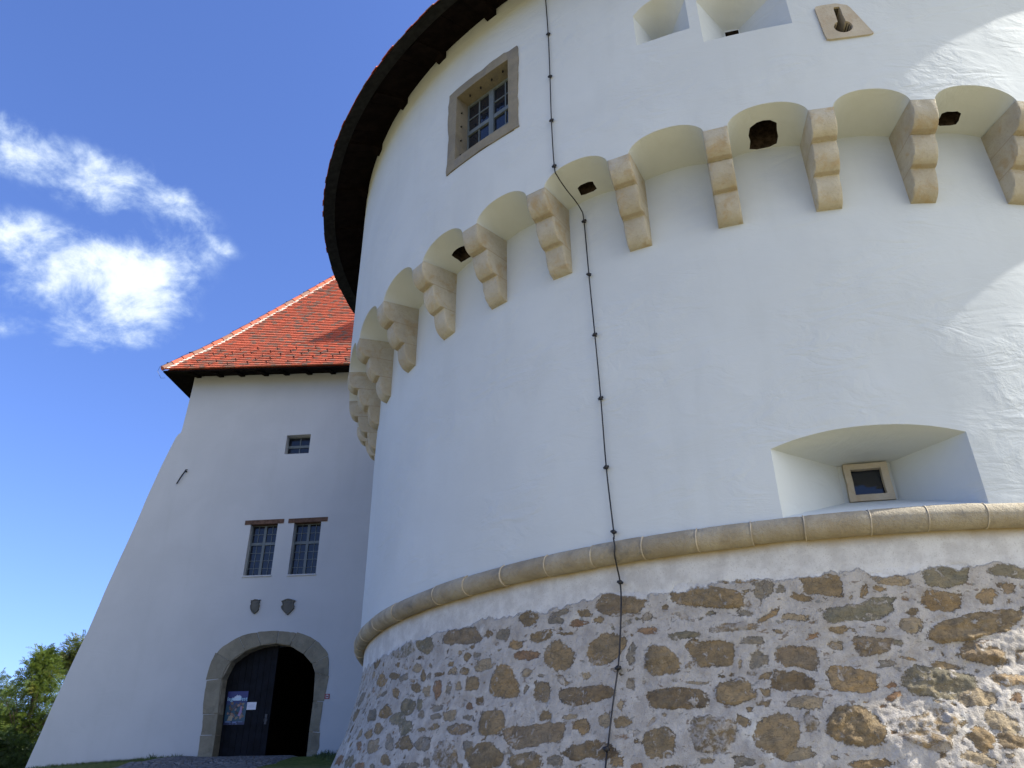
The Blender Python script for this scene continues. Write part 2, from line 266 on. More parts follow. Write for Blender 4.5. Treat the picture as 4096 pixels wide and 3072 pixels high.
M_NFRAME = stone_mat('niche_stone', (0.39, 0.34, 0.255), (0.47, 0.42, 0.33), 0.006, (0.36, 0.26, 0.17))
M_PORTAL = stone_mat('portal_stone', (0.19, 0.175, 0.13), (0.265, 0.245, 0.185), 0.01, (0.14, 0.13, 0.10))
M_SHIELD = stone_mat('shield_stone', (0.10, 0.10, 0.09), (0.15, 0.145, 0.125), 0.01, (0.08, 0.09, 0.08))
M_DARK = simple('shade_dark_recess', (0.045, 0.034, 0.027), 1.0, 0.0, var=.5, vscale=14, bump=.02, bscale=12)  # dark colour stands in for the shade inside holes and openings
M_INNER = simple('dim_interior_plaster', (0.10, 0.09, 0.08), 1.0, 0.0)  # plaster colour lowered for the shade inside the keyhole
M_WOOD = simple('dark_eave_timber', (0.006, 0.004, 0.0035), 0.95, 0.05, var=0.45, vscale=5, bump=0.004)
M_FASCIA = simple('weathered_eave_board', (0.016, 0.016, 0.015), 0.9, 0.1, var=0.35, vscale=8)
M_LINTEL = simple('brown_oak_lintel', (0.095, 0.058, 0.042), 0.85, 0.2, var=0.4, vscale=9, bump=0.003)
M_SASH = simple('grey_green_painted_wood', (0.115, 0.14, 0.15), 0.6, 0.35, var=0.12)
M_IRON = simple('black_iron', (0.012, 0.012, 0.014), 0.5, 0.4, var=0.2)
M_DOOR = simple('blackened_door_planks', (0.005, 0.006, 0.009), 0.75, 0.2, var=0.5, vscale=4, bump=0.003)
M_MORTAR_W = simple('white_hip_mortar', (0.74, 0.68, 0.56), 0.95, 0.1, var=0.2, vscale=14, bump=0.02, bscale=25)
def glass_mat():
    m, T, p = mat('old_window_glass')
    co = T.n('ShaderNodeTexCoord').outputs['Object']
    p.inputs['Base Color'].default_value = (0.012, 0.015, 0.022, 1); p.inputs['Roughness'].default_value = 0.03
    p.inputs['Specular IOR Level'].default_value = 0.5; p.inputs['IOR'].default_value = 1.5
    b = T.n('ShaderNodeBump', {'Strength': 1.0, 'Distance': 0.003, 'Height': T.noise(co, 5.0, 2, 0.5)})
    T.t.links.new(b.outputs[0], p.inputs['Normal']); return m
M_GLASS = glass_mat()
def tile_mat():
    m, T, p = mat('clay_roof_tiles')
    g = T.n('ShaderNodeNewGeometry').outputs['Random Per Island']
    co = T.n('ShaderNodeTexCoord').outputs['Object']
    cr = T.n('ShaderNodeValToRGB', {0: g}); e = cr.color_ramp
    e.elements[0].position = 0.0; e.elements[0].color = (0.23, 0.135, 0.105, 1)
    e.elements[1].position = 1.0; e.elements[1].color = (0.56, 0.135, 0.075, 1)
    for pos, c in ((0.20, (0.27, 0.145, 0.105, 1)), (0.32, (0.42, 0.12, 0.075, 1)), (0.7, (0.50, 0.125, 0.07, 1))):
        k = e.elements.new(pos); k.color = c
    n = T.noise(co, 1.1, 5, .6)
    c = T.mix(T.math('MULTIPLY', T.ramp(n, .45, .7), .35), cr.outputs[0], (0.30, 0.115, 0.075))
    T.t.links.new(c, p.inputs['Base Color']); p.inputs['Roughness'].default_value = .85; p.inputs['Specular IOR Level'].default_value = .2
    return m
M_TILE = tile_mat()

# ------------------------------------------------------------------ terrain
def ground_z(x, y):
    z = 0.142 * y - 0.17
    z = np.where(y < 1.2, np.maximum(-0.03 * (1.2 - y), -1.5), z)
    top = 2.80
    z = np.minimum(z, top + 0 * z)
    # falls away to the left of the gate and behind the castle
    left = np.clip((-8.3 - x), 0, None)
    z = z - 0.055 * np.minimum(left, 3) - np.clip(left - 3, 0, 40) * 0.10 - 0.0 * x
    back = np.clip(y - 34, 0, 200)
    z = z - 0.05 * back
    return z
def lay(name, xs, ys, m, lift=0.0, rough=0.05, mask=None, smooth=True):
    X, Y = np.meshgrid(xs, ys); Z = ground_z(X, Y) + fbm(X * .7, Y * .7, 4, 5) * rough + lift
    far = np.hypot(X, Y) > 120; Z = np.where(far, -6.0, Z)
    n, k = X.shape; v = np.stack([X.ravel(), Y.ravel(), Z.ravel()], 1)
    f = [(j * k + i, j * k + i + 1, (j + 1) * k + i + 1, (j + 1) * k + i) for j in range(n - 1) for i in range(k - 1)]
    return mesh(name, v, f, m, None, 180 if smooth else None)
def ground_mat():
    m, T, p = mat('grass_and_gravel')
    co = T.n('ShaderNodeTexCoord').outputs['Object']
    n = T.noise(co, 0.35, 6, .6, .3); f = T.noise(co, 9.0, 5, .7)
    gr = T.mix(T.ramp(f, .3, .7), (0.05, 0.075, 0.018), (0.13, 0.14, 0.04))
    gv = T.mix(T.ramp(T.noise(co, 40, 3, .6), .3, .7), (0.25, 0.205, 0.115), (0.38, 0.32, 0.19))
    sep = T.n('ShaderNodeSeparateXYZ', {0: co})
    near = T.ramp(sep.outputs[1], 16.5, 19.0)               # worn gravel forecourt, lawn up by the gate
    k = T.math('MULTIPLY', T.ramp(n, .38, .50), T.math('SUBTRACT', 1.0, near))
    k = T.math('MAXIMUM', k, 0.0)
    T.t.links.new(T.mix(k, gr, gv), p.inputs['Base Color']); p.inputs['Roughness'].default_value = 1.0; p.inputs['Specular IOR Level'].default_value = .05
    return m
_xs = np.concatenate([[-3000, -900, -300, -120, -80], np.arange(-50, 30.1, 0.8), [40, 60, 90, 130, 300, 900, 3000]])
_ys = np.concatenate([[-3000, -900, -300, -120, -60, -30], np.arange(-16, 50.1, 0.8), [60, 75, 95, 120, 300, 900, 3000]])
g = lay('ground', _xs, _ys, ground_mat()); g['kind'] = 'structure'
# cobbled path up to the gate
def cobble_mat():
    m, T, p = mat('cobbles')
    co = T.n('ShaderNodeTexCoord').outputs['Object']
    mp = T.n('ShaderNodeMapping', {'Vector': co, 'Scale': (1, 1, 0.2)}).outputs[0]
    v = T.n('ShaderNodeTexVoronoi', {'Vector': mp, 'Scale': 7.0, 'Randomness': .8}); d = T.n('ShaderNodeTexVoronoi', {'Vector': mp, 'Scale': 7.0, 'Randomness': .8}, feature='DISTANCE_TO_EDGE')
    c = T.mix(v.outputs['Color'], (.10, .10, .10), (.20, .195, .185)); c = T.mix(T.ramp(d.outputs[0], 0, .06), (.05, .05, .035), c)
    T.t.links.new(c, p.inputs['Base Color']); p.inputs['Roughness'].default_value = .85
    b = T.n('ShaderNodeBump', {'Strength': 1.0, 'Distance': .05, 'Height': T.ramp(d.outputs[0], 0, .2)})
    T.t.links.new(b.outputs[0], p.inputs['Normal']); return m
def path_mesh():
    v = []; f = []; ys = np.arange(8.0, 26.01, 0.25); n = 15
    for y in ys:
        t = (21.5 - y) / 13; cx = -6.9 - 0.4 * t - 1.8 * max(0, t) ** 2; hw = 1.75 + 0.25 * max(0, t) if y < 21.4 else 1.25
        if y >= 21.4: cx = -6.46
        for i in range(n):
            x = cx + hw * (i / (n - 1) * 2 - 1); z = float(ground_z(np.array(x), np.array(y)))
            if y > 19: z = max(z, 2.6)
            e = min(i, n - 1 - i)
            z += float(fbm(np.array(x * .7), np.array(y * .7), 4, 5)) * .05 + (0.03 if e else -.06) + 0.025 * float(fbm(np.array(x * 6), np.array(y * 6), 2, 3))
            v.append((x, y, z))
    for j in range(len(ys) - 1):
        for i in range(n - 1): f.append((j * n + i, j * n + i + 1, (j + 1) * n + i + 1, (j + 1) * n + i))
    o = mesh('path', v, f, cobble_mat(), None, 180); o['kind'] = 'structure'
path_mesh()

# ------------------------------------------------------------------ the round tower
CX, CY = 5.238, 15.222
def pol(a, r, z): return (CX + r * math.sin(R_(a)), CY - r * math.cos(R_(a)), z)
tower = tag(empty('round_tower', (CX, CY, 0)), 'massive white round castle tower with corbel table, stone cordon and rubble base', 'tower')
def tpar(o):
    o.parent = tower; o.matrix_parent_inverse = Matrix.Translation((-CX, -CY, 0)); return o
RS, RU, ZT, ZB = 8.0, 8.637, 9.003, 7.961
CORB = [6.5, -2.05, -9.9, -18.13, -26.45, -34.55, -42.5, -50.7, -59.2, -67.9, -76.3, -84.6]
HW_T, HW_B = 0.965, 1.08
_n = 33; _g = (360 - (CORB[0] - CORB[-1])) / _n
CALL = sorted(CORB + [CORB[-1] - _g * k for k in range(1, _n)])
def arch_z(u): return ZT + 0.235 * (max(0.0, 1 - abs(u) ** 2.3)) ** 0.62
def tower_wall():
    cols = []                                   # (angle, z_back, z_front)
    for k, c in enumerate(CALL):
        nx = CALL[k + 1] if k + 1 < len(CALL) else CALL[0] + 360
        a0, a1 = c + HW_T, nx - HW_T
        vis = -105 < c < 40
        for s in ((-.5, .5) if vis else (0,)): cols.append((c + s * HW_T, 9.04, ZT))
        m_ = 22 if vis else 5
        for i in range(m_ + 1):
            u = -math.cos(math.pi * i / m_); cols.append((a0 + (a1 - a0) * (u + 1) / 2, 9.055 + .05 * (1 - u * u), arch_z(u)))
    rows = []
    for z in np.linspace(4.0, 8.8, 34): rows.append(('s', z))
    for t in (0, .35, .7): rows.append(('b', t))
    rows += [('f', 0.0)]
    for t in np.linspace(.06, 1, 34): rows.append(('f', t))
    zz = np.array([c[1] for c in cols])
    V = []
    A = np.array([c[0] for c in cols]); ZBk = np.array([c[1] for c in cols]); ZF = np.array([c[2] for c in cols])
    for kind, t in rows:
        if kind == 's': z = np.full_like(A, t); r = np.full_like(A, RS)
        elif kind == 'b': z = ZBk + (ZF - ZBk) * t; r = np.full_like(A, RS + (RU - RS) * t)
        else: z = ZF + (13.44 - ZF) * t; r = np.full_like(A, RU) + (.008 * t)
        if kind != 'b':
            wob = fbm(A * .14 * 1.1, z * 1.1, 3, 3) * .014 + fbm(A * .14 * .3, z * .3, 2, 9) * .02
            fade = 1.0 if kind == 's' else 1.0
            r = r + wob * (fade if t != 0.0 else .3)
        V.append(np.stack([CX + r * np.sin(np.radians(A)), CY - r * np.cos(np.radians(A)), z], 1))
    n = len(A); V = np.concatenate(V); f = []
    for j in range(len(rows) - 1):
        for i in range(n):
            k = (i + 1) % n; f.append((j * n + i, j * n + k, (j + 1) * n + k, (j + 1) * n + i))
    V = np.concatenate([V, [[CX, CY, 4.0], [CX, CY, 13.44]]]); b = n * len(rows)
    for i in range(n):
        k = (i + 1) % n; f.append((k, i, b)); f.append(((len(rows) - 1) * n + i, (len(rows) - 1) * n + k, b + 1))
    return mesh('wall', V, f, [M_PLASTER, M_DARK, M_INNER])
wall = tower_wall()
cut = MB()
def arched(a0, a1, zb, zc, za, n, r):      # outline: bottom-left, bottom-right, then arched top right to left
    pts = [(a0, zb), (a1, zb)]
    for i in range(n + 1):
        u = 1 - 2 * i / n
        zz = zc[1] + (zc[0] - zc[1]) * i / n + za * (1 - abs(u) ** 2.2)
        pts.append((a1 + (a0 - a1) * i / n, zz))
    return [pol(a, r, z) for a, z in pts]
def embrasure(outer, inner, r0, r1, ext=0.25, mi=0):
    o = [Vector(p) for p in outer]; i = [Vector(p) for p in inner]
    k = ext / (r0 - r1)
    cut.loft([[a + (a - b) * k for a, b in zip(o, i)], o, i], mi)
# wide splayed niche above the cordon
NI_R = 7.1
embrasure(arched(-18.25, -4.5, 4.185, (4.94, 4.945), .145, 12, RS), arched(-12.6, -8.05, 4.575, (5.0, 5.01), .015, 12, NI_R), RS, NI_R, .12)
cut.loft([[pol(a, r, z) for a, z in ((-11.6, 4.62), (-9.1, 4.62), (-9.1, 4.95), (-11.6, 4.95))] for r in (7.25, 6.4)], 1)
# two embrasures high on the wall
embrasure(arched(-23.6, -18.75, 10.915, (11.53, 11.53), .2, 10, RU), arched(-22.3, -20.9, 10.95, (11.5, 11.48), .02, 10, 8.1), RU, 8.1)
embrasure(arched(-17.75, -10.3, 10.58, (11.42, 11.36), .25, 10, RU), arched(-15.5, -14.0, 10.75, (11.37, 11.35), .01, 10, 8.08), RU, 8.08)
cut.loft([[pol(a, r, z) for a, z in ((-15.4, 10.8), (-14.1, 10.8), (-14.1, 11.335), (-15.4, 11.34))] for r in (8.2, 7.6)], 1)
# keyhole loop
def keyhole(r, s=1.0, n=18):
    pts = []
    for i in range(n + 1):
        t = math.pi * 2 * i / n * .82 + math.pi * .5 + math.pi * .18
        pts.append((-6.37 + .76 * s * math.cos(t), 10.36 + .112 * s * math.sin(t)))
    pts += [(-6.13, 10.745), (-6.72, 10.745)]
    return [pol(a, r, z) for a, z in pts]
cut.loft([keyhole(9.0), keyhole(8.0)], 2)
# window in the upper wall
WA, WZ = -41.05, 11.24
cut.loft([[pol(a, r, z) for a, z in ((-45.35, 10.35), (-36.7, 10.35), (-36.7, 12.1), (-45.35, 12.1))] for r in (8.9, 8.0)], 1)
# put-log holes in the corbel vaults
for (a, r, hw, hr, h) in ((1.75, 8.2, .135, .10, .7), (-14.1, 8.20, .175, .20, .7), (-30.75, 8.17, .125, .085, .7), (-46.9, 8.19, .15, .12, .7)):
    c = Vector(pol(a, r, 0)); tx = Vector((math.cos(R_(a)), math.sin(R_(a)), 0)); ty = Vector((math.sin(R_(a)), -math.cos(R_(a)), 0))
    ring = []
    for k in range(14):
        t = 2 * math.pi * (k + .5) / 14; cu, su = math.cos(t), math.sin(t)
        e = max(abs(cu), abs(su)); q = (1 / e) ** .85
        jx = random.uniform(.93, 1.06)
        ring.append((cu * q * hw * jx, su * q * hr * jx))
    cut.loft([[c + tx * x + ty * y + Vector((0, 0, z)) for x, y in ring] for z in (8.78, 9.2 + h)], 1)
ct = cut.build('cutter', [M_PLASTER, M_DARK, M_INNER])
boolean_cut(wall, ct)
wall.data.polygons.foreach_set('use_smooth', [True] * len(wall.data.polygons)); wall.data.set_sharp_from_angle(angle=R_(32))
tpar(wall)

# corbels: three stacked quarter rolls
def corbel_profile():
    pts = [(0.637, ZT + .004), (0.637, ZT - .085)]
    steps = [(0.637, ZT - .085, 0.425, 8.66), (0.425, 8.655, 0.215, 8.315), (0.215, 8.31, 0.005, ZB)]
    for p1, z1, p0, z0 in steps:
        for i in range(1, 10):
            t = math.pi / 2 * i / 9
            pts.append((p0 + (p1 - p0) * math.cos(t) ** .9, z1 - (z1 - z0) * math.sin(t)))
        if p0 > .1: pts.append((p0, z0 - .012))
    pts.append((-0.12, ZB)); pts.append((-0.12, ZT + .004 + .04)); pts.append((0.3, ZT + .03))
    return pts
prof = corbel_profile()
def corbel_mesh(seed):
    b = MB(); rings = []; ss = (-1, -.96, -.88, -.6, -.3, 0, .3, .6, .88, .96, 1)
    rs = random.Random(seed); jz = [rs.uniform(-.008, .008) for _ in range(3)]
    for s in ss:
        hw = .150; e = {1: .016, .96: .005}.get(abs(s), 0.0); ring = []
        for q, (p, z) in enumerate(prof):
            zz = z; pp = p
            if p > .02 and z < ZT - .02:
                blk = 0 if z > 8.65 else (1 if z > 8.31 else 2)
                nz_ = float(fbm(np.array(s * 2.3 + seed * 7.1), np.array(z * 9.0 + seed), 4, 40 + seed, .6))
                chip = max(0.0, float(fbm(np.array(seed * 3.3 + (2 if s > 0 else 9)), np.array(z * 13.0), 3, 60)) - .06) * .16 if abs(s) > .9 else 0.0
                pp = p - e + .016 * nz_ + jz[blk] - chip
                zz = z + e * .4
            ring.append((s * hw * (1 + .02 * float(fbm(np.array(z * 6.0 + seed), np.array(s * 9.0), 3, 44))), -(RS + max(pp, -.12)), zz))
        rings.append(ring)
    b.loft(rings); return b
variants = [corbel_mesh(k).build('corbel', M_CORBEL, None, 38) for k in range(4)]
used = set(); ci_ = 0
for a in CALL:
    if not -100 < a < 32: continue
    v_ = (ci_ * 3 + ci_ // 4) % 4; ci_ += 1
    if v_ in used: o = variants[v_].copy(); col.objects.link(o)
    else: o = variants[v_]; used.add(v_)
    o.parent = tower; o.location = (0, 0, random.uniform(-.008, .008)); o.rotation_euler = (0, 0, R_(a + random.uniform(-.1, .1)))
# cordon (half-round string course), a ring of separate stones
def cordon():
    b = MB(); Rc, r, zc = 7.972, 0.12, 4.063
    joints = [-59.25, -51.1, -46.62, -41.98, -37.28, -32.97, -28.7, -24.52, -20.59]
    a = -20.59
    while a < 100: a += random.uniform(3.6, 4.6); joints.append(a)
    a = -59.25
    while a > -240: a -= random.uniform(4.5, 7.0); joints.append(a)
    joints.sort(); joints[-1] = joints[0] + 360
    for k in range(len(joints) - 1):
        a0, a1 = joints[k], joints[k + 1]; n = max(3, int((a1 - a0) / .45)); dr = random.uniform(-.004, .006); dz = random.uniform(-.004, .004)
        rings = []
        for i in range(n + 1):
            aa = a0 + (a1 - a0) * i / n; e = min(i, n - i); rr = r + dr - (.005 if e == 0 else 0)
            if e == 0: aa += .02 if i == 0 else -.02
            rings.append([(lambda w_: pol(aa, Rc + w_ * math.cos(t), zc + dz + w_ * math.sin(t)))(rr + .004 * float(fbm(np.array(aa * 2.2), np.array(t * 1.5), 3, 8))) for t in [2 * math.pi * q / 20 for q in range(20)]])
        b.loft(rings)
    o = b.build('cordon', M_CORDON, None, 50); tpar(o); jm = simple('pale_joint_mortar', (.46, .40, .30), .95, .1)
    for a in joints:
        if not -90 < a < 15: continue
        rings = []; jb = MB()
        for da in (-.05, -.035, .035, .05):
            rr = r + (.0075 if abs(da) < .04 else -.01)
            rings.append([(lambda w_: pol(a + da * random.uniform(.8, 1.2) + .03 * math.sin(t * 2), Rc + w_ * math.cos(t), zc + w_ * math.sin(t)))(rr + random.uniform(-.002, .002)) for t in [2 * math.pi * q / 20 for q in range(20)]])
        jb.loft(rings); q = jb.build('joint', jm, None, 40); q.parent = o
cordon()
# rubble base with lime mortar, relief modelled stone by stone
PROF = np.array([(-1.5, 9.45), (0.0, 9.0), (2.0, 8.36), (2.208, 8.294), (2.70, 8.10), (3.113, 8.011), (3.3, 7.965), (3.62, 7.917), (4.06, 7.913)])
STC = {'b': (.215, .160, .090), 'o': (.30, .205, .10), 'g': (.175, .175, .13), 'd': (.120, .085, .050), 't': (.35, .29, .20), 'r': (.25, .135, .075), 's': (.20, .195, .175), 'm': (.20, .155, .105)}
def rubble():
    dense = np.radians(np.arange(-100, 24.01, .105)); coarse = np.radians(np.arange(26, 258, 4.0))
    A = np.concatenate([dense, coarse]); zs = np.concatenate([np.array([-1.5, -.8, 0, .6, 1.0, 1.3]), np.arange(1.5, 4.065, .015)])
    AA, ZZ = np.meshgrid(A, zs); S = AA * 8.1
    sx = S + .035 * fbm(S * 6, ZZ * 6, 3, 11) * 2; sy = ZZ + .03 * fbm(S * 6 + 50, ZZ * 6, 3, 12) * 2
    sx += .10 * fbm(S * 2.6, ZZ * 2.6, 3, 31); sy += .08 * fbm(S * 2.6 + 9, ZZ * 2.6, 3, 32)
    sd = np.full(S.shape, .5); rnd = np.zeros(S.shape); colr = np.zeros(S.shape + (3,)); colr[:] = .3; amp = np.zeros(S.shape); tilt = np.zeros(S.shape)
    stones = []
    for t in STONES.split():
        q = t.split(','); stones.append((float(q[0]), float(q[1]), np.array([[float(q[2]), float(q[3])], [float(q[4]), float(q[5])]]), q[6]))
    NBIG = len(stones)
    placed = [(s[0], s[1], math.sqrt(abs(np.linalg.det(s[2]))) , np.linalg.norm(s[2][0])) for s in stones]
    # unrecorded part of the wall and the small fill stones
    def try_fill(n, wr, lo, hi, zhi, gap, only=None):
        for _ in range(n):
            x = rng.uniform(math.radians(-100) * 8.1, math.radians(24) * 8.1); z = rng.uniform(1.5, zhi)
            if only and not only(x, z): continue
            a = rng.uniform(lo, hi); bb = a * rng.uniform(*wr)
            if any(abs(x - p[0]) < (a + p[3] + gap) * .93 and abs(z - p[1]) < (bb + p[2] ** 2 / p[3] + gap) * .93 for p in placed): continue
            th = rng.normal(0, .25); M = np.array([[math.cos(th), -math.sin(th)], [math.sin(th), math.cos(th)]]) @ np.diag([a, bb])
            stones.append((x, z, M, 'bbogstdmtr'[rng.integers(0, 10)])); placed.append((x, z, math.sqrt(a * bb), a))
    out = lambda x, z: z < 2.0 or x > .95 or x < -11.2
    try_fill(500, (.4, .8), .16, .32, 3.5, .02, out)
    try_fill(1100, (.35, .75), .045, .11, 3.5, .028)
    try_fill(1500, (.35, .8), .014, .040, 3.52, .02)
    ci = {}
    for k, (x, z, M, c) in enumerate(stones):
        ex = np.linalg.norm(M[0]) * 1.5 + .06; ez = np.linalg.norm(M[1]) * 1.5 + .06
        i0, i1 = np.searchsorted(A * 8.1, [x - ex, x + ex]); j0, j1 = np.searchsorted(zs, [z - ez, z + ez])
        if i1 <= i0 or j1 <= j0: continue
        sl = (slice(j0, j1), slice(i0, i1))
        px = sx[sl] - x; py = sy[sl] - z; Mi = np.linalg.inv(M)
        qx = Mi[0, 0] * px + Mi[0, 1] * py; qy = Mi[1, 0] * px + Mi[1, 1] * py
        p = rng.uniform(2.4, 4.2); sk = rng.uniform(-.18, .18); qx = qx * (1 + sk * qy); qy = qy * (1 + rng.uniform(-.15, .15) * qx)
        d = ((np.abs(qx) ** p + np.abs(qy) ** p) ** (1 / p) - 1) * math.sqrt(abs(np.linalg.det(M)))
        sz = math.sqrt(abs(np.linalg.det(M)))
        big = k < NBIG
        for _k in range(rng.integers(1, 4) if big else rng.integers(2, 6)):     # knocked-off corners
            th = rng.uniform(0, 6.283); d = np.maximum(d, (qx * math.cos(th) + qy * math.sin(th) - (rng.uniform(.84, 1.05) if big else rng.uniform(.70, .98))) * sz)
        d = d + (.015 if big else .05) * sz
        m_ = d < sd[sl]
        sd[sl] = np.where(m_, d, sd[sl])
        h = rng.uniform(0, .6 if k < NBIG and rng.uniform() < .8 else 1); rnd[sl] = np.where(m_, h, rnd[sl])
        cc = np.array(STC[c]) * rng.uniform(.95, 1.4); 
        colr[sl] = np.where(m_[..., None], cc, colr[sl])
        size = math.sqrt(abs(np.linalg.det(M)))
        amp[sl] = np.where(m_, rng.uniform(.1, 1.0) * min(1, size / .14), amp[sl])
        tilt[sl] = np.where(m_, (qx * rng.uniform(-1, 1) + qy * rng.uniform(-1, 1)), tilt[sl])
    inside = 1 / (1 + np.exp((sd - .004) / .006))
    prof_in = np.clip(-sd / .05, 0, 1)
    gz = np.clip((S + 4.2) / 3.0, 0, 1)          # the weathered side towards the south is rougher
    gz = .55 + 1.0 * gz * np.clip((3.45 - ZZ) / .5, 0, 1)
    rough = fbm(S * 9, ZZ * 12, 5, 21, .6); ridge = np.abs(fbm(S * 4 + ZZ * 1.5, ZZ * 9, 4, 22, .6)); fine = fbm(S * 34, ZZ * 34, 3, 23, .65)
    h_st = inside * (.020 * amp * np.sqrt(prof_in) + .010 * tilt * prof_in + (.055 * rough + .035 * ridge) * gz * (.3 + amp) - .006)
    lump = fbm(S * 2.1, ZZ * 2.1, 3, 24)
    h_mo = (1 - inside) * (.020 * fbm(S * 7, ZZ * 7, 4, 25, .6) * gz)
    top = np.clip((3.72 - ZZ) / .15, 0, 1); topn = np.clip((3.50 + .25 * fbm(S * 1.3, ZZ * 1.3, 3, 27) - ZZ) / .08, 0, 1)
    h = (h_st + h_mo + .05 * lump * gz + .012 * fine * gz) * top
    keep = ZZ > 1.45
    h = np.where(keep, h, 0)
    cs = (AA > math.radians(25)); h = np.where(cs, 0, h)
    Rr = np.interp(ZZ, PROF[:, 0], PROF[:, 1]) + h
    V = np.stack([CX + Rr * np.sin(AA), CY - Rr * np.cos(AA), ZZ], -1).reshape(-1, 3)
    nz, na = S.shape
    idx = np.arange(nz * na).reshape(nz, na); nx_ = np.roll(idx, -1, 1)
    F = np.stack([idx[:-1], nx_[:-1], nx_[1:], idx[1:]], -1).reshape(-1, 4)
    me = bpy.data.meshes.new('rubble_base')
    me.vertices.add(len(V)); me.vertices.foreach_set('co', V.astype(np.float32).ravel())
    me.loops.add(F.size); me.loops.foreach_set('vertex_index', F.astype(np.int32).ravel())
    me.polygons.add(len(F)); me.polygons.foreach_set('loop_start', np.arange(0, F.size, 4, dtype=np.int32))
    try: me.polygons.foreach_set('loop_total', np.full(len(F), 4, dtype=np.int32))
    except Exception: pass
    me.update(calc_edges=True)
    at = me.attributes.new('sd', 'FLOAT', 'POINT'); at.data.foreach_set('value', sd.astype(np.float32).ravel())
    at = me.attributes.new('rnd', 'FLOAT', 'POINT'); at.data.foreach_set('value', rnd.astype(np.float32).ravel())
    at = me.attributes.new('stone', 'FLOAT_COLOR', 'POINT'); at.data.foreach_set('color', np.concatenate([colr.reshape(-1, 3), np.ones((len(V), 1))], 1).astype(np.float32).ravel())
    m, T, p = mat('rubble_masonry')
    co = T.n('ShaderNodeTexCoord').outputs['Object']
    asd = T.n('ShaderNodeAttribute', None, attribute_name='sd').outputs['Fac']
    arn = T.n('ShaderNodeAttribute', None, attribute_name='rnd').outputs['Fac']
    acl = T.n('ShaderNodeAttribute', None, attribute_name='stone').outputs['Color']
    off = T.n('ShaderNodeCombineXYZ', {0: T.math('MULTIPLY', arn, 50.0), 1: arn, 2: T.math('MULTIPLY', arn, 23.0)}).outputs[0]
    sv = T.n('ShaderNodeMapping', {'Vector': T.vmath('ADD', co, off), 'Scale': (1, 1, 1.9)}).outputs[0]
    a = T.noise(sv, 5.0, 6, .65, .5); b_ = T.noise(sv, 22.0, 5, .7, .3); c_ = T.noise(co, 70.0, 4, .65)
    st = T.mix(T.ramp(a, .35, .65), T.mix(.42, acl, (.065, .052, .035)), T.mix(.35, acl, (.36, .25, .12)))
    st = T.mix(T.math('MULTIPLY', T.ramp(b_, .52, .74), .45), st, (.085, .068, .045))
    st = T.mix(T.math('MULTIPLY', T.ramp(T.noise(sv, 11.0, 5, .6), .56, .75), .45), st, (.30, .27, .20))
    st = T.mix(T.math('MULTIPLY', T.ramp(T.noise(sv, 3.2, 3, .5), .42, .58), .35), st, T.mix(.5, st, (.27, .235, .165)))
    vein = T.math('ABSOLUTE', T.math('SUBTRACT', T.noise(sv, 7.0, 5, .62, .8), .5))
    st = T.mix(T.math('MULTIPLY', T.math('SUBTRACT', 1.0, T.ramp(vein, .004, .022)), .55), st, (.055, .042, .03))
    st = T.mix(1.0, T.mix(.06, st, (.40, .36, .30)), (.96, .935, .885), 'MULTIPLY')
    # lime smeared over the stones
    eN = T.noise(co, 24.0, 5, .7, .3)
    lime = T.noise(co, 9.0, 7, .72, .7)
    lm = T.math('MULTIPLY', T.ramp(lime, .56, .62), T.ramp(T.noise(co, 1.8, 3, .5), .38, .56))
    mo = T.mix(T.ramp(T.noise(co, 6.0, 5, .65), .3, .7), (.34, .31, .27), (.49, .455, .40))
    mo = T.mix(T.math('MULTIPLY', T.ramp(c_, .58, .72), .45), mo, (.22, .195, .17))
    mo = T.mix(T.math('MULTIPLY', T.ramp(T.noise(co, 2.2, 5, .65, .5), .56, .74), .6), mo, (.66, .645, .58))
    mo = T.mix(T.math('MULTIPLY', T.ramp(T.noise(co, 3.1, 4, .6, .4), .60, .74), .4), mo, (.33, .27, .19))
    inc = T.noise(T.n('ShaderNodeMapping', {'Vector': co, 'Scale': (1, 1, 1.7)}).outputs[0], 11.0, 7, .62, .4); inh = T.noise(co, 7.0, 2, .5)
    mo = T.mix(T.math('MULTIPLY', T.ramp(inc, .60, .635), .8), mo, T.mix(T.ramp(inh, .42, .58), (.17, .125, .085), (.20, .20, .18)))
    mo = T.mix(T.math('MULTIPLY', T.ramp(T.noise(co, 38.0, 5, .7), .63, .68), .6), mo, (.13, .105, .08))
    edge = T.math('ADD', asd, T.math('ADD', T.math('MULTIPLY', T.math('SUBTRACT', eN, .5), .095), T.math('MULTIPLY', T.math('SUBTRACT', c_, .5), .05)))
    k = T.ramp(edge, -.006, .006)
    k = T.math('MAXIMUM', k, T.math('MULTIPLY', lm, .9))
    cov = T.math('MULTIPLY', T.ramp(arn, .62, .80), T.ramp(T.noise(co, 13.0, 6, .7, .5), .40, .58))   # half-buried stones
    k = T.math('MAXIMUM', k, T.math('MULTIPLY', cov, .85))
    c = T.mix(k, st, mo)
    crev = T.math('MULTIPLY', T.math('SUBTRACT', 1.0, T.ramp(T.math('ABSOLUTE', edge), .001, .007)), T.ramp(T.noise(co, 5.0, 4, .6), .46, .60))
    c = T.mix(T.math('MULTIPLY', crev, .75), c, (.06, .048, .036))
    # plain rendered band under the cordon
    z = T.n('ShaderNodeSeparateXYZ', {0: co}).outputs[2]
    zz = T.math('ADD', z, T.math('MULTIPLY', T.math('SUBTRACT', T.noise(co, 1.7, 9, .66), .5), .50))
    band = T.ramp(zz, 3.575, 3.605)
    bc = T.mix(T.ramp(T.noise(co, 4.0, 5, .65), .35, .65), (.47, .46, .435), (.60, .595, .565))
    bc = T.mix(T.math('MULTIPLY', T.ramp(c_, .54, .70), .6), bc, (.33, .30, .26))
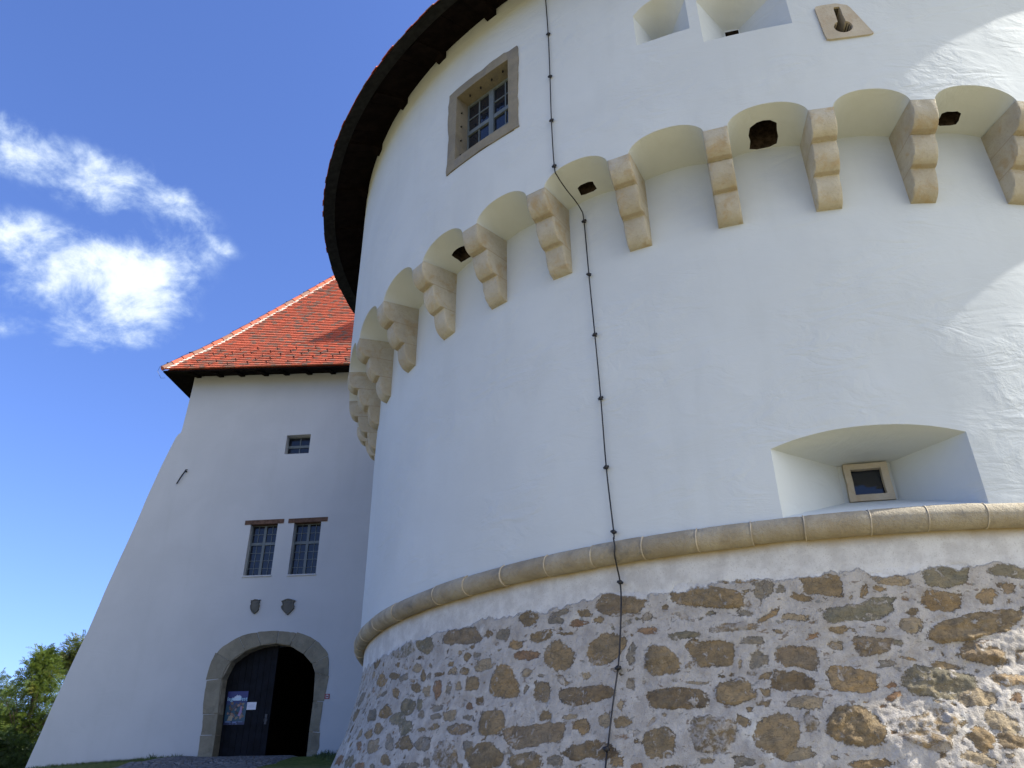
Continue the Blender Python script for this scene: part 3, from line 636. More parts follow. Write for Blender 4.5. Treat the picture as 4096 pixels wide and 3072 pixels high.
    st2 = T.math('MULTIPLY', T.ramp(T.math('ADD', z, T.math('MULTIPLY', T.noise(co, 3.0, 4, .6), .12)), 3.90, 4.04), .8)
    bc = T.mix(st2, bc, (.36, .27, .14))                      # ochre towards the top edge, under the cordon
    c = T.mix(band, c, bc)
    T.t.links.new(c, p.inputs['Base Color']); p.inputs['Roughness'].default_value = .93; p.inputs['Specular IOR Level'].default_value = .15
    hgt = T.math('ADD', T.math('MULTIPLY', eN, 1.0), T.math('MULTIPLY', c_, .6))
    hgt = T.math('ADD', hgt, T.math('MULTIPLY', k, .35)); hgt = T.math('MULTIPLY', hgt, T.ramp(band, 0, 1, 1, .25))
    bp = T.n('ShaderNodeBump', {'Strength': 1.0, 'Distance': .016, 'Height': hgt})
    T.t.links.new(bp.outputs[0], p.inputs['Normal'])
    o = link('rubble_base', me, m, None, 180); return tpar(o)
rubble()

# stone surround and sashes of the upper window
def ring_strip(b, outer, inner, fo, fi, mi=0):
    n = len(outer); base = len(b.v); b.v += [fo(*p) for p in outer] + [fi(*p) for p in inner]
    for i in range(n):
        j = (i + 1) % n; b.f.append((base + i, base + j, base + n + j, base + n + i)); b.mi.append(mi)
def rect_pts(x0, x1, z0, z1, n, jit=0.0, jx=1.0):
    pts = []
    for (xa, za, xb, zb) in ((x0, z0, x1, z0), (x1, z0, x1, z1), (x1, z1, x0, z1), (x0, z1, x0, z0)):
        for i in range(n): pts.append((xa + (xb - xa) * i / n, za + (zb - za) * i / n))
    if jit: pts = [(x + jit * jx * 2 * float(fbm(np.array(i * .33), np.array(1.7), 3, 5)), z + jit * 2 * float(fbm(np.array(i * .33), np.array(7.7), 3, 6))) for i, (x, z) in enumerate(pts)]
    return pts
win = empty('stone_window', (0, 0, 0)); tpar(win)
_po = rect_pts(-46.05, -36.1, 10.36, 12.13, 22, .035, 6.5); _pi = rect_pts(-44.75, -37.33, 10.55, 11.935, 22)
b = MB(); RF = RU + .03
ring_strip(b, _po, _pi, lambda a, z: pol(a, RF, z), lambda a, z: pol(a, RF, z))
ring_strip(b, _po, _po, lambda a, z: pol(a, RU - .1, z), lambda a, z: pol(a, RF, z))
ring_strip(b, _pi, _pi, lambda a, z: pol(a, RF, z), lambda a, z: pol(a, 8.25, z))
o = b.build('surround', M_FRAME, win, 35)
# joint lines are cut by separate lintel block
b = MB()
_c = Vector(pol(WA, 0, WZ)); TX = Vector((math.cos(R_(WA)), math.sin(R_(WA)), 0)); TY = Vector((math.sin(R_(WA)), -math.cos(R_(WA)), 0)); C0 = Vector((CX, CY, 0))
def wl(x, y, z): return C0 + TX * x + TY * y + Vector((0, 0, z))
def sash_set(parent, L, x0, x1, z0, z1, y, tr, colsn, rows_lo, rows_hi, fr=.055, bar=.022, mul=.085, name='sash'):
    """casements: frame, mullion, transom, thin glazing bars; L maps local (x, y out, z) to space"""
    fb = MB()
    fb.box(x0, x0 + fr, y - .05, y, z0, z1, 0, L); fb.box(x1 - fr, x1, y - .05, y, z0, z1, 0, L)
    fb.box(x0 + fr, x1 - fr, y - .05, y - .003, z0, z0 + fr, 0, L); fb.box(x0 + fr, x1 - fr, y - .05, y - .003, z1 - fr, z1, 0, L)
    xm = (x0 + x1) / 2
    if mul: fb.box(xm - mul / 2, xm + mul / 2, y - .05, y + .012, z0 + fr, z1 - fr, 0, L)
    zt = z0 + (z1 - z0) * tr
    halves = ((x0 + fr, xm - mul / 2), (xm + mul / 2, x1 - fr)) if mul else ((x0 + fr, x1 - fr),)
    for xa, xb in halves:
        if tr: fb.box(xa, xb, y - .05, y + .004, zt - .04, zt + .04, 0, L)
        for (za, zb, nr) in (((z0 + fr, zt - .04, rows_lo), (zt + .04, z1 - fr, rows_hi)) if tr else ((z0 + fr, z1 - fr, rows_lo),)):
            for k in range(1, nr): zz = za + (zb - za) * k / nr; fb.box(xa, xb, y - .04, y - .012, zz - bar / 2, zz + bar / 2, 0, L)
            for k in range(1, colsn): xx = xa + (xb - xa) * k / colsn; fb.box(xx - bar / 2, xx + bar / 2, y - .04, y - .009, za, zb, 0, L)
    f_ = fb.build(name, M_SASH, parent)
    gb = MB(); gb.box(x0 + .01, x1 - .01, y - .034, y - .026, z0 + .01, z1 - .01, 0, L)
    gb.build('pane', M_GLASS, parent)
    return f_
sash_set(win, wl, -.575, .565, 10.60, 11.93, 8.40, .50, 2, 2, 2, .05, .02, .10)
for x_, z_ in [(-.565, 10.72 + .31 * k) for k in range(4)] :
    q = MB(); q.tube([wl(x_ + .0, 8.54, z_), wl(x_ + .035, 8.54, z_)], .014, 6); q.build('bar_stub', M_IRON, win)
for k in range(4):
    q = MB(); q.tube([wl(-.36 + .24 * k, 8.54, 11.94), wl(-.36 + .24 * k, 8.54, 11.90)], .014, 6); q.build('bar_stub', M_IRON, win)
# niche window
nw = empty('niche_window', (0, 0, 0)); tpar(nw)
NA = -10.32; NX = Vector((math.cos(R_(NA)), math.sin(R_(NA)), 0)); NY = Vector((math.sin(R_(NA)), -math.cos(R_(NA)), 0))
def nl(x, y, z): return C0 + NX * x + NY * y + Vector((0, 0, z))
b = MB(); _po = rect_pts(-.235, .235, 4.56, 5.0, 6, .01); _pi = rect_pts(-.165, .16, 4.635, 4.935, 6, .006)
ring_strip(b, _po, _pi, lambda x, z: nl(x, 7.16, z), lambda x, z: nl(x, 7.16, z)); ring_strip(b, _po, _po, lambda x, z: nl(x, 7.0, z), lambda x, z: nl(x, 7.16, z))
ring_strip(b, _pi, _pi, lambda x, z: nl(x, 7.16, z), lambda x, z: nl(x, 7.07, z)); b.build('surround', M_NFRAME, nw, 40)
b = MB(); b.box(-.17, .17, 7.085, 7.095, 4.61, 4.95, 0, nl); b.build('pane', M_GLASS, nw)
# keyhole slab
b = MB()
_o = [(-7.95, 10.17), (-7.70, 10.152), (-6.0, 10.158), (-4.5, 10.172), (-4.12, 10.195), (-4.2, 10.235), (-5.35, 10.72), (-5.55, 10.765), (-6.4, 10.818), (-7.6, 10.812), (-8.08, 10.80), (-8.2, 10.77), (-8.05, 10.3)]
_a = [math.atan2(z - 10.45, (x + 6.4) * .15) for x, z in _o]
def slab_r(t):   # radius of outline polygon in direction t around (-6.4,10.45)
    best = 0
    for i in range(len(_o)):
        x1, y1 = (_o[i][0] + 6.4) * .15, _o[i][1] - 10.45; x2, y2 = (_o[(i + 1) % len(_o)][0] + 6.4) * .15, _o[(i + 1) % len(_o)][1] - 10.45
        dx, dy = math.cos(t), math.sin(t); ex, ey = x2 - x1, y2 - y1; den = dx * ey - dy * ex
        if abs(den) < 1e-9: continue
        k = (x1 * ey - y1 * ex) / den; u = (x1 * dy - y1 * dx) / den
        if k > 0 and -1e-6 <= u <= 1 + 1e-6: best = max(best, k)
    return best
def hole_pts():
    pts = []
    for i in range(25):
        t = math.pi * 2 * (i / 24) * .86 + math.pi * .5 + math.pi * .14; pts.append((-6.37 + .76 * math.cos(t), 10.36 + .112 * math.sin(t)))
    pts += [(-6.13, 10.60), (-6.13, 10.745), (-6.42, 10.748), (-6.72, 10.745), (-6.70, 10.6)]
    return pts
def ray_r(P, t):
    best = 9
    for i in range(len(P)):
        x1, y1 = (P[i][0] + 6.4) * .15, P[i][1] - 10.45; x2, y2 = (P[(i + 1) % len(P)][0] + 6.4) * .15, P[(i + 1) % len(P)][1] - 10.45
        dx, dy = math.cos(t), math.sin(t); ex, ey = x2 - x1, y2 - y1; den = dx * ey - dy * ex
        if abs(den) < 1e-9: continue
        k = (x1 * ey - y1 * ex) / den; u = (x1 * dy - y1 * dx) / den
        if k > 0 and -1e-6 <= u <= 1 + 1e-6: best = min(best, k)
    return best
_h = hole_pts(); _o = _o[:]
ts_ = sorted([2 * math.pi * k / 90 for k in range(90)] + [math.atan2(z - 10.45, (x + 6.4) * .15) % (2 * math.pi) for x, z in _o])
hp_ = [(-6.4 + ray_r(_h, t) * math.cos(t) / .15, 10.45 + ray_r(_h, t) * math.sin(t)) for t in ts_]
op_ = [(-6.4 + slab_r(t) * math.cos(t) / .15, 10.45 + slab_r(t) * math.sin(t)) for t in ts_]
RK = RU + .028
ring_strip(b, op_, hp_, lambda a, z: pol(a, RK, z), lambda a, z: pol(a, RK, z)); ring_strip(b, op_, op_, lambda a, z: pol(a, RU - .05, z), lambda a, z: pol(a, RK, z))
ring_strip(b, hp_, hp_, lambda a, z: pol(a, RK, z), lambda a, z: pol(a, RU - .28, z))
tpar(b.build('keyhole_loop', M_NFRAME, None, 40))

# tower roof: conical tiled roof with a deep boarded eave
def tower_roof():
    rf = empty('roof', (0, 0, 0)); tpar(rf); n = 360
    ro = MB()
    A = [360 * i / n for i in range(n)]
    ro.loft([[pol(a, r, z) for a in A] for r, z in ((9.46, 13.20), (8.4, 14.35), (4.2, 19.6), (.05, 24.8))], cap=False)
    ro.build('roof_deck', M_TILE, rf, 60)
    tb = MB()
    for c_ in range(4):
        rr = 9.548 - c_ * .10; z0 = 13.085 + c_ * .112; nt_ = 330; 
        for k in range(nt_):
            a0 = 360 * (k + .5 * (c_ % 2)) / nt_; a1 = a0 + 360 / nt_ - .03; dr = random.uniform(-.012, .012)
            q = []
            for (rq, zq) in ((rr + dr, z0), (rr + dr + .003, z0 + .018), (rr - .26, z0 + .30 + .02), (rr - .26, z0 + .30)):
                q.append((rq, zq))
            tb.loft([[pol(a, rq, zq) for rq, zq in q] for a in (a0, a1)])
    tb.build('eave_tiles', M_TILE, rf)
    fb = MB(); fb.loft([[pol(a, r, z) for a in A] for r, z in ((9.53, 13.062), (9.30, 13.155), (9.31, 13.19), (9.50, 13.095))], cap=False)
    fb.v = fb.v; nn = len(A)
    for i in range(nn): fb.f.append((3 * nn + i, 3 * nn + (i + 1) % nn, (i + 1) % nn, i)); fb.mi.append(0)
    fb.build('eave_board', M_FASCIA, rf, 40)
    sb = MB()
    npl = 150
    for k in range(npl):
        a0 = 360 * k / npl + .02; a1 = 360 * (k + 1) / npl - .02; dz = random.uniform(-.006, .006)
        sb.loft([[pol(a, r, z) for r, z in ((8.45, 13.46 + dz), (9.31, 13.165 + dz), (9.31, 13.19 + dz), (8.45, 13.49 + dz))] for a in np.linspace(a0, a1, 4)])
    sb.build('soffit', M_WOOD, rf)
    for a in [-91 + 8.6 * k for k in range(17)]:
        a += random.uniform(-.4, .4)
        ra = -R_(-a); q = MB()
        def L(x, y, z, a=a): 
            tx = Vector((math.cos(R_(a)), math.sin(R_(a)), 0)); ty = Vector((math.sin(R_(a)), -math.cos(R_(a)), 0)); return C0 + tx * x + ty * y + Vector((0, 0, z))
        rings = []
        for y, zt_, zb_ in ((8.5, 13.50, 13.24), (8.70, 13.43, 13.235), (8.78, 13.40, 13.27), (9.28, 13.20, 13.13)):
            rings.append([L(-.10, y, zt_), L(.10, y, zt_), L(.10, y, zb_), L(-.10, y, zb_)])
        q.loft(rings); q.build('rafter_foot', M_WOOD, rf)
tower_roof()

# ------------------------------------------------------------------ lightning conductor cable on the tower
def cable():
    t = tag(empty('lightning_conductor', pol(-32.4, RU, 13.0)), 'thin black conductor cable with knob clips running down the round tower', 'cable')
    inv = Matrix.Translation(-Vector(pol(-32.4, RU, 13.0)))
    P = [(-32.45, 8.68, 13.42), (-32.43, 8.675, 12.81), (-32.31, 8.675, 11.92), (-32.33, 8.675, 11.006), (-32.39, 8.675, 10.13), (-32.33, 8.67, 9.26)]
    P += [(-32.27, 8.60, 9.12), (-32.1, 8.40, 9.02), (-31.95, 8.22, 8.97), (-31.78, 8.09, 8.88), (-31.7, 8.045, 8.72), (-31.58, 8.04, 7.8), (-31.4, 8.04, 6.854), (-31.26, 8.04, 5.946), (-31.21, 8.04, 5.05), (-30.97, 8.04, 4.279)]
    P += [(-30.9, 8.08, 4.20), (-30.75, 8.11, 4.09), (-30.85, 8.10, 4.01), (-30.95, 8.03, 3.9), (-30.95, 7.975, 3.75), (-30.98, 7.97, 3.55), (-31.05, 8.02, 3.25), (-31.15, 8.10, 2.9), (-31.4, 8.21, 2.53), (-31.5, 8.33, 2.2), (-31.6, 8.45, 1.85), (-31.7, 8.75, .9), (-31.8, 8.95, .3)]
    pts = []
    V = [Vector(pol(*p)) for p in P]
    for i in range(len(V) - 1):
        p0, p1, p2, p3 = V[max(i - 1, 0)], V[i], V[i + 1], V[min(i + 2, len(V) - 1)]
        for k in range(5):
            u = k / 5; pts.append(.5 * ((2 * p1) + (p2 - p0) * u + (2 * p0 - 5 * p1 + 4 * p2 - p3) * u * u + (3 * p1 - p0 - 3 * p2 + p3) * u ** 3))
    pts.append(V[-1])
    b = MB(); b.tube(pts, .0085, 6); o = b.build('wire', M_IRON, t, 60); o.matrix_parent_inverse = inv
    first = None
    clips = [(-32.31, 8.66, 11.95), (-32.33, 8.66, 11.02), (-32.39, 8.66, 10.13), (-32.33, 8.66, 9.26), (-31.7, 8.03, 8.71), (-31.58, 8.03, 7.8), (-31.4, 8.03, 6.854), (-31.26, 8.03, 5.946), (-31.21, 8.03, 5.05), (-30.97, 8.03, 4.279), (-30.95, 7.96, 3.74), (-31.12, 8.12, 2.85), (-31.55, 8.38, 2.1)]
    for (a, r, z) in clips:
        if first is None:
            q = MB(); q.tube([(0, .06, 0), (0, -.012, 0)], .010, 6)
            rings = [[(rr * math.cos(k * math.pi / 4), y, rr * math.sin(k * math.pi / 4)) for k in range(8)] for rr, y in ((.006, .012), (.022, .004), (.027, -.012), (.022, -.028), (.008, -.036))]
            q.loft(rings); q.box(-.034, .034, -.022, -.004, -.012, .012)
            first = q.build('clip', M_IRON, t, 50); c = first
        else:
            c = first.copy(); col.objects.link(c)
        c.parent = t; c.location = Vector(pol(a, r, z)) - Vector(pol(-32.4, RU, 13.0)); c.rotation_euler = (0, random.uniform(-.4, .4), R_(a))
cable()

# ------------------------------------------------------------------ gatehouse
YAW = R_(-5.5); GO = Vector((0, 21, 0)); GU = Vector((math.cos(YAW), math.sin(YAW), 0)); GV = Vector((-math.sin(YAW), math.cos(YAW), 0))
def gw(u, y, z): return GO + GU * u + GV * y + Vector((0, 0, z))
gate = tag(empty('gatehouse', GO, YAW), 'tall white gatehouse with red tiled hip roof, battered corner and arched gateway', 'building')
OUT = [(-13.55, -1.0), (-12.597, 2.667), (-12.285, 4.167), (-11.80, 6.05), (-11.584, 7.082), (-11.21, 8.72), (-10.911, 10.079), (-10.735, 10.84), (-10.52, 11.62), (-10.455, 11.83), (-10.40, 11.93), (-10.33, 11.985), (-10.312, 12.10), (-10.30, 12.6), (-10.285, 13.2), (-10.26, 14.3)]
_w = []
for (ua, za), (ub, zb) in zip(OUT[:-1], OUT[1:]):
    for k in range(max(1, int(abs(zb - za) / .3))):
        t = k / max(1, int(abs(zb - za) / .3)); z = za + (zb - za) * t
        _w.append((ua + (ub - ua) * t + .035 * float(fbm(np.array(z * 1.1), np.array(4.0), 4, 19)), z))
OUT = _w + [OUT[-1]]
IN_ARCH = [(-7.655, 2.0), (-7.675, 3.36), (-7.735, 4.72), (-7.56, 5.14), (-7.20, 5.395), (-6.80, 5.53), (-6.384, 5.572), (-6.0, 5.505), (-5.60, 5.28), (-5.34, 5.03), (-5.235, 4.80), (-5.205, 4.11), (-5.225, 3.40), (-5.225, 2.0)]
def gate_wall():
    b = MB()
    # front slab; left edge points become columns so that the face shades evenly
    poly = OUT + [(1.2, 14.3), (1.2, -1.0)]
    b.loft([[(u, y, z) for u, z in poly] for y in (0, 1.0)])
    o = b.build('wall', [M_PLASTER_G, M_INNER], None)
    c = MB()
    def ex(pts, d=.1, cx=-6.45, cz=4.0): return [(cx + (u - cx) * (1 + d / 1.25), cz + (z - cz) * (1 + d / 1.6) if z > 2.5 else z) for u, z in pts]
    c.loft([[(u, y, z) for u, z in ex(IN_ARCH)] for y in (-.5, 1.5)])
    for (u0, u1, z0, z1) in ((-6.90, -6.155, 11.08, 11.705), (-7.605, -6.80, 7.43, 8.92), (-6.315, -5.52, 7.42, 8.915)):
        c.box(u0, u1, -.5, 1.5, z0, z1)
    boolean_cut(o, c.build('cutter', [M_PLASTER_G, M_INNER]))
    bm = bmesh.new(); bm.from_mesh(o.data)
    me2 = bpy.data.meshes.new('t'); q = MB()
    band = OUT + [(u + 1.0, z) for u, z in reversed(OUT)]
    q.loft([[(u, y, z) for u, z in band] for y in (1.0, 10.0)])
    q.box(-9.0, 1.2, 9.0, 9.99, -1, 14.3); q.box(.4, 1.19, 1.0, 9.0, -1, 14.3)
    q.box(-9.2, .4, 1.0, 9.0, 13.9, 14.1)
    me2.from_pydata(q.v, [], q.f); bm.from_mesh(me2); bpy.data.meshes.remove(me2)
    bmesh.ops.recalc_face_normals(bm, faces=bm.faces); bm.to_mesh(o.data); bm.free()
    o.parent = gate
gate_wall()
# portal of dressed stone blocks
JT = [((-7.655, 2.45), (-8.02, 2.45)), ((-7.675, 3.36), (-8.06, 3.36)), ((-7.695, 3.86), (-8.11, 3.85)), ((-7.735, 4.72), (-8.15, 4.68)), ((-7.56, 5.14), (-8.0, 5.36)), ((-7.20, 5.395), (-7.45, 5.77)), ((-6.80, 5.53), (-6.95, 5.885)), ((-6.384, 5.572), (-6.35, 5.905)), ((-6.0, 5.505), (-5.85, 5.835)), ((-5.60, 5.28), (-5.30, 5.60)), ((-5.34, 5.03), (-4.93, 5.22)), ((-5.235, 4.80), (-4.86, 4.72)), ((-5.205, 4.11), (-4.92, 4.10)), ((-5.225, 3.40), (-4.955, 3.38)), ((-5.225, 2.95), (-4.95, 2.95)), ((-5.225, 2.45), (-4.98, 2.45))]
def portal():
    b = MB(); n = len(JT)
    def cr(P, i, u):
        p = [Vector(P[max(0, min(len(P) - 1, k))]) for k in (i - 1, i, i + 1, i + 2)]
        return .5 * ((2 * p[1]) + (p[2] - p[0]) * u + (2 * p[0] - 5 * p[1] + 4 * p[2] - p[3]) * u * u + (3 * p[1] - p[0] - 3 * p[2] + p[3]) * u ** 3)
    I = [j[0] for j in JT]; O_ = [j[1] for j in JT]
    for k in range(n - 1):
        g0, g1 = .005 / max(.2, (Vector(O_[k]) - Vector(O_[k + 1])).length), 1 - .005 / max(.2, (Vector(O_[k]) - Vector(O_[k + 1])).length)
        us = np.linspace(g0, g1, 7); dj = random.uniform(-.02, .03)
        inn = [cr(I, k, u) for u in us]
        outp = []
        for u in us[::-1]:
            p = cr(O_, k, u); c = Vector((-6.45, 4.0)); d = (p - c).normalized()
            outp.append(p + d * (dj + .05 * float(fbm(np.array(k * 3.1 + u * 2.5), np.array(1.0), 3, 77))))
        ring = [(p.x, p.y) for p in inn + outp]
        fy = -.012 + random.uniform(-.006, .006)
        cen = (sum(p[0] for p in ring) / len(ring), sum(p[1] for p in ring) / len(ring))
        b.loft([[(cen[0] + (u - cen[0]) * s_, y, cen[1] + (z - cen[1]) * s_) for u, z in ring] for y, s_ in ((fy, .985), (fy + .012, 1.0), (.33, 1.0))])
    o = b.build('portal', M_PORTAL, gate, 35)
    jm = MB(); jm.loft([[(p[0][0], y, p[0][1]) for p in JT] + [(p[1][0] , y, p[1][1]) for p in reversed(JT)] for y in (.012, .30)])
    jm.build('portal_joint_mortar', simple('portal_mortar', (.31, .285, .225), .95, .1, bump=.004), gate)
portal()
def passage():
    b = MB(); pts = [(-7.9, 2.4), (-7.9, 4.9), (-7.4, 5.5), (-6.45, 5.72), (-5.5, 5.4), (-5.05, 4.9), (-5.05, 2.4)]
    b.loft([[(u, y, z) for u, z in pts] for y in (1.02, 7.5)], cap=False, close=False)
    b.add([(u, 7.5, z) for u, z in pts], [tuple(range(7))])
    b.build('gate_passage', simple('shade_dark_passage', (.045, .035, .028), 1, 0), gate)  # passage walls coloured near black for the shade inside
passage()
# door leaves
def arch_top(u):
    P = sorted((p for p in IN_ARCH if p[1] > 4.6), key=lambda p: p[0])
    return float(np.interp(u, [p[0] for p in P], [p[1] for p in P]))
def leaf(name, u0, u1, fn=None):
    e = empty(name, (0, 0, 0), 0, gate); b = MB(); n = 8
    for k in range(n):
        a, c = u0 + (u1 - u0) * k / n + .004, u0 + (u1 - u0) * (k + 1) / n - .004; y = .335 + random.uniform(-.003, .003)
        pr = [(a, 2.74), (c, 2.74)] + [(c + (a - c) * t, arch_top(max(-7.73, min(-5.24, c + (a - c) * t))) + .08) for t in (0, .5, 1)]
        b.loft([[(u, yy, z) if fn is None else fn(u, yy, z) for u, z in pr] for yy in (y, y + .06)])
    b.build('planks', M_DOOR, e)
    h = MB()
    if fn is None:
        h = MB(); h.box(-6.56, -6.50, .31, .33, 3.62, 3.86); h.tube([(-6.53 + .05 * math.sin(t), .305, 3.72 - .05 * math.cos(t)) for t in np.linspace(0, 6.28, 14)], .008)
        h.build('handle', simple('worn_iron', (.04, .04, .045), .45, .5), e)
    return e
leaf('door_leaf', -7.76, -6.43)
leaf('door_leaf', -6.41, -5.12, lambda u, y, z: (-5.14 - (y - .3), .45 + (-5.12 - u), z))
# windows
gl = lambda x, y, z: (x, -y, z)
wn = empty('window', (0, 0, 0), 0, gate)
sash_set(wn, gl, -6.93, -6.13, 11.05, 11.72, -.20, .5, 2, 1, 1, .04, .03, 0)
for (u0, u1, z0, z1) in ((-7.62, -6.785, 7.40, 8.94), (-6.33, -5.505, 7.39, 8.935)):
    wn = empty('window', (0, 0, 0), 0, gate)
    sash_set(wn, gl, u0, u1, z0, z1, -.16, .63, 2, 4, 2, .045, .016, .075)
    b = MB(); lu = u0 - .165
    def wv(u, y, z): return (u, y, z + .006 * math.sin(u * 9))
    b.box(lu, lu + 1.155, -.015, .158, 8.912, 9.04, 0, wv)
    b.build('lintel', M_LINTEL, wn)
    b = MB(); b.loft([[(u, y, z) for y, z in ((.13, z0 + .045), (-.03, z0 + .022), (-.03, z0 - .012), (.0, z0 - .03), (.13, z0 - .03))] for u in (u0 + .0, u1 + .0)]); b.build('sill', M_PLASTER_G, wn)
# coats of arms
CL = [(-7.258, 6.74), (-7.222, 6.73), (-7.149, 6.757), (-7.071, 6.751), (-7.021, 6.732), (-6.984, 6.745), (-6.99, 6.718), (-7.01, 6.695), (-6.99, 6.658), (-7.02, 6.636), (-6.991, 6.603), (-6.987, 6.539), (-7.007, 6.517), (-6.989, 6.493), (-7.021, 6.421), (-7.108, 6.362), (-7.172, 6.408), (-7.233, 6.492), (-7.245, 6.538), (-7.25, 6.597), (-7.225, 6.624), (-7.247, 6.671), (-7.243, 6.707)]
CRR = [(-6.39, 6.683), (-6.273, 6.731), (-6.198, 6.747), (-6.11, 6.726), (-5.992, 6.69), (-6.035, 6.628), (-6.038, 6.578), (-6.0, 6.54), (-6.016, 6.518), (-6.002, 6.481), (-6.067, 6.401), (-6.168, 6.301), (-6.264, 6.38), (-6.329, 6.446), (-6.367, 6.501), (-6.373, 6.542), (-6.334, 6.582), (-6.351, 6.638)]
for P, lb in ((CL, 'narrow scrolled stone shield'), (CRR, 'wider pointed stone shield')):
    b = MB(); c = (sum(p[0] for p in P) / len(P), sum(p[1] for p in P) / len(P))
    sh = lambda s_: [(c[0] + (u - c[0]) * s_, c[1] + (z - c[1]) * s_) for u, z in P]
    b.loft([[(u, y, z) for u, z in sh(s_)] for y, s_ in ((.02, 1.0), (-.045, 1.0), (-.055, .96), (-.055, .84), (-.04, .80), (-.048, .5), (-.055, .2))])
    o = b.build('coat_of_arms', M_SHIELD, gate, 40); o['label'] = lb
b = MB(); b.tube([(-9.86, -.02, 10.72), (-9.875, -.07, 10.70), (-9.98, -.075, 10.49), (-10.09, -.06, 10.265)], [.012, .02, .02, .018], 6); b.tube([(-9.885, .02, 10.66), (-9.885, -.09, 10.66)], .025, 6)
b.build('iron_rod', M_IRON, gate, 50)
# roof
HP = np.array([(0, 13.854), (.3, 14.308), (.684, 14.854), (1.031, 15.377), (1.705, 16.485), (2.262, 17.408), (2.855, 18.405), (3.687, 19.823), (5.72, 23.35)])
TIPU, OFF = -10.927, .72
def rz(u, r): return float(np.interp(r, HP[:, 0], HP[:, 1])) - .0346 * (u - TIPU)
def roofp(u, r, lift=0.0):
    s = (float(np.interp(r + .02, HP[:, 0], HP[:, 1])) - float(np.interp(max(0, r - .02), HP[:, 0], HP[:, 1]))) / (.04 if r > .02 else .02 + r)
    n_ = math.hypot(1, s); return (u, -OFF + r - lift * s / n_, rz(u, r) + lift / n_)
def gate_roof():
    rf = empty('roof', (0, 0, 0), 0, gate)
    d = MB(); ur, yb = 1.9, 10.72
    rings = []
    for r in (0, .3, .684, 1.031, 1.705, 2.855, 3.687, 5.70):
        zz = float(np.interp(r, HP[:, 0], HP[:, 1])) - .05
        rings.append([(u, y, zz - .0346 * (u - TIPU)) for u, y in ((TIPU + r + .03, -OFF + r + .03), (ur - r * .4, -OFF + r + .03), (ur - r * .4, yb - r - .03), (TIPU + r + .03, yb - r - .03))])
    d.loft(rings, cap=False); d.add(rings[-1], [(0, 1, 2, 3)]); d.build('roof_deck', M_TILE, rf)
    # beaver-tail tiles, course by course
    rr = np.linspace(0, 5.6, 1200); zz = np.interp(rr, HP[:, 0], HP[:, 1]); ss = np.concatenate([[0], np.cumsum(np.hypot(np.diff(rr), np.diff(zz)))])
    r_at = lambda s: float(np.interp(s, ss, rr))
    t = MB(); k = 0; CW = .165; CH = .1335
    while k * CH < 9.2:
        s0 = k * CH - .02; r0, r1 = r_at(max(0, s0)), r_at(s0 + CH * 1.6)
        umax = -2.5 if r0 < 2.2 else -3.2
        u = TIPU + r0 + random.uniform(0, .05) - CW + (.5 * CW if k % 2 else 0)
        u = math.floor(u / CW) * CW + (.5 * CW if k % 2 else 0)
        while u < umax:
            if u + CW * .2 > TIPU + r0:
                lj = random.uniform(-.003, .004); a, c_ = max(u + .003, TIPU + r0 + .01), u + CW - .003; sj = random.uniform(-.004, .004)
                ra = max(0, r0 + sj)
                v = [roofp(a, ra, .066 + lj), roofp(c_, ra, .066 + lj), roofp(c_, r1, .012), roofp(a, r1, .012), roofp(a, ra, .016 + lj), roofp(c_, ra, .016 + lj)]
                t.add(v, [(0, 1, 2, 3), (4, 5, 1, 0), (4, 0, 3), (5, 2, 1)])
            u += CW
        k += 1
    mesh('roof_tiles', t.v, t.f, M_TILE, rf)
    # hip: bed of white mortar and saddle tiles
    mb = MB(); L = []; R = []
    for i in range(240):
        r = i * .021; w_ = .17 + .09 * float(fbm(np.array(i * .45), np.array(2.0), 3, 61)) * 2
        L.append(roofp(TIPU + r - .02, r, .05)); R.append((roofp(TIPU + r + w_, r, .060), roofp(TIPU + r + w_ + .01, r, .03)))
    for i in range(239):
        mb.add([L[i], R[i][0], R[i + 1][0], L[i + 1]], [(0, 1, 2, 3)]); mb.add([R[i][0], R[i][1], R[i + 1][1], R[i + 1][0]], [(0, 1, 2, 3)])
    mesh('hip_mortar', mb.v, mb.f, M_MORTAR_W, rf, 60)
    hb = MB()
    H = lambda r: Vector((TIPU + r, -OFF + r, rz(TIPU + r, r)))
    r = 0.0
    while r < 5.0:
        p0, p1 = H(max(0, r - .02)), H(r + .215); tdir = (p1 - p0).normalized(); side = Vector((1, -1, 0)).normalized(); up = side.cross(tdir).normalized()
        if up.z < 0: up = -up
        rings = []
        for p, rad in ((p0, .105), (p1, .085)):
            rings.append([p + up * (.035 + rad * math.sin(a)) + side * rad * math.cos(a) for a in np.linspace(-.25, math.pi + .25, 9)])
        hb.loft(rings); r += .195
    hb.build('hip_tiles', M_TILE, rf, 50)
    # eave: boarded soffit, fascia and rafter ends
    sb = MB(); e0 = lambda r, dz: [(u, y, float(np.interp(r, HP[:, 0], [13.80 + .30 * q for q in HP[:, 0]])) + dz - .0346 * (u - TIPU)) for u, y in ((TIPU + r, -OFF + r), (1.9, -OFF + r), (1.9, 10.72 - r), (TIPU + r, 10.72 - r))]
    sb.loft([e0(.0, .03), e0(.0, -.02), e0(.74, -.02), e0(.74, .03)], cap=False)
    sb.build('soffit', M_WOOD, rf)
    for k in range(13):
        q = MB(); u = -10.1 + .74 * k + random.uniform(-.03, .03); za = 13.78 - .0346 * (u - TIPU)
        q.loft([[(u - .07, y, z + za) for y, z in ((-.60, .02), (-.60, -.01), (.02, .16), (.02, .24))], [(u + .07, y, z + za) for y, z in ((-.60, .02), (-.60, -.01), (.02, .16), (.02, .24))]])
        q.build('rafter_end', M_WOOD, rf)
    first = None
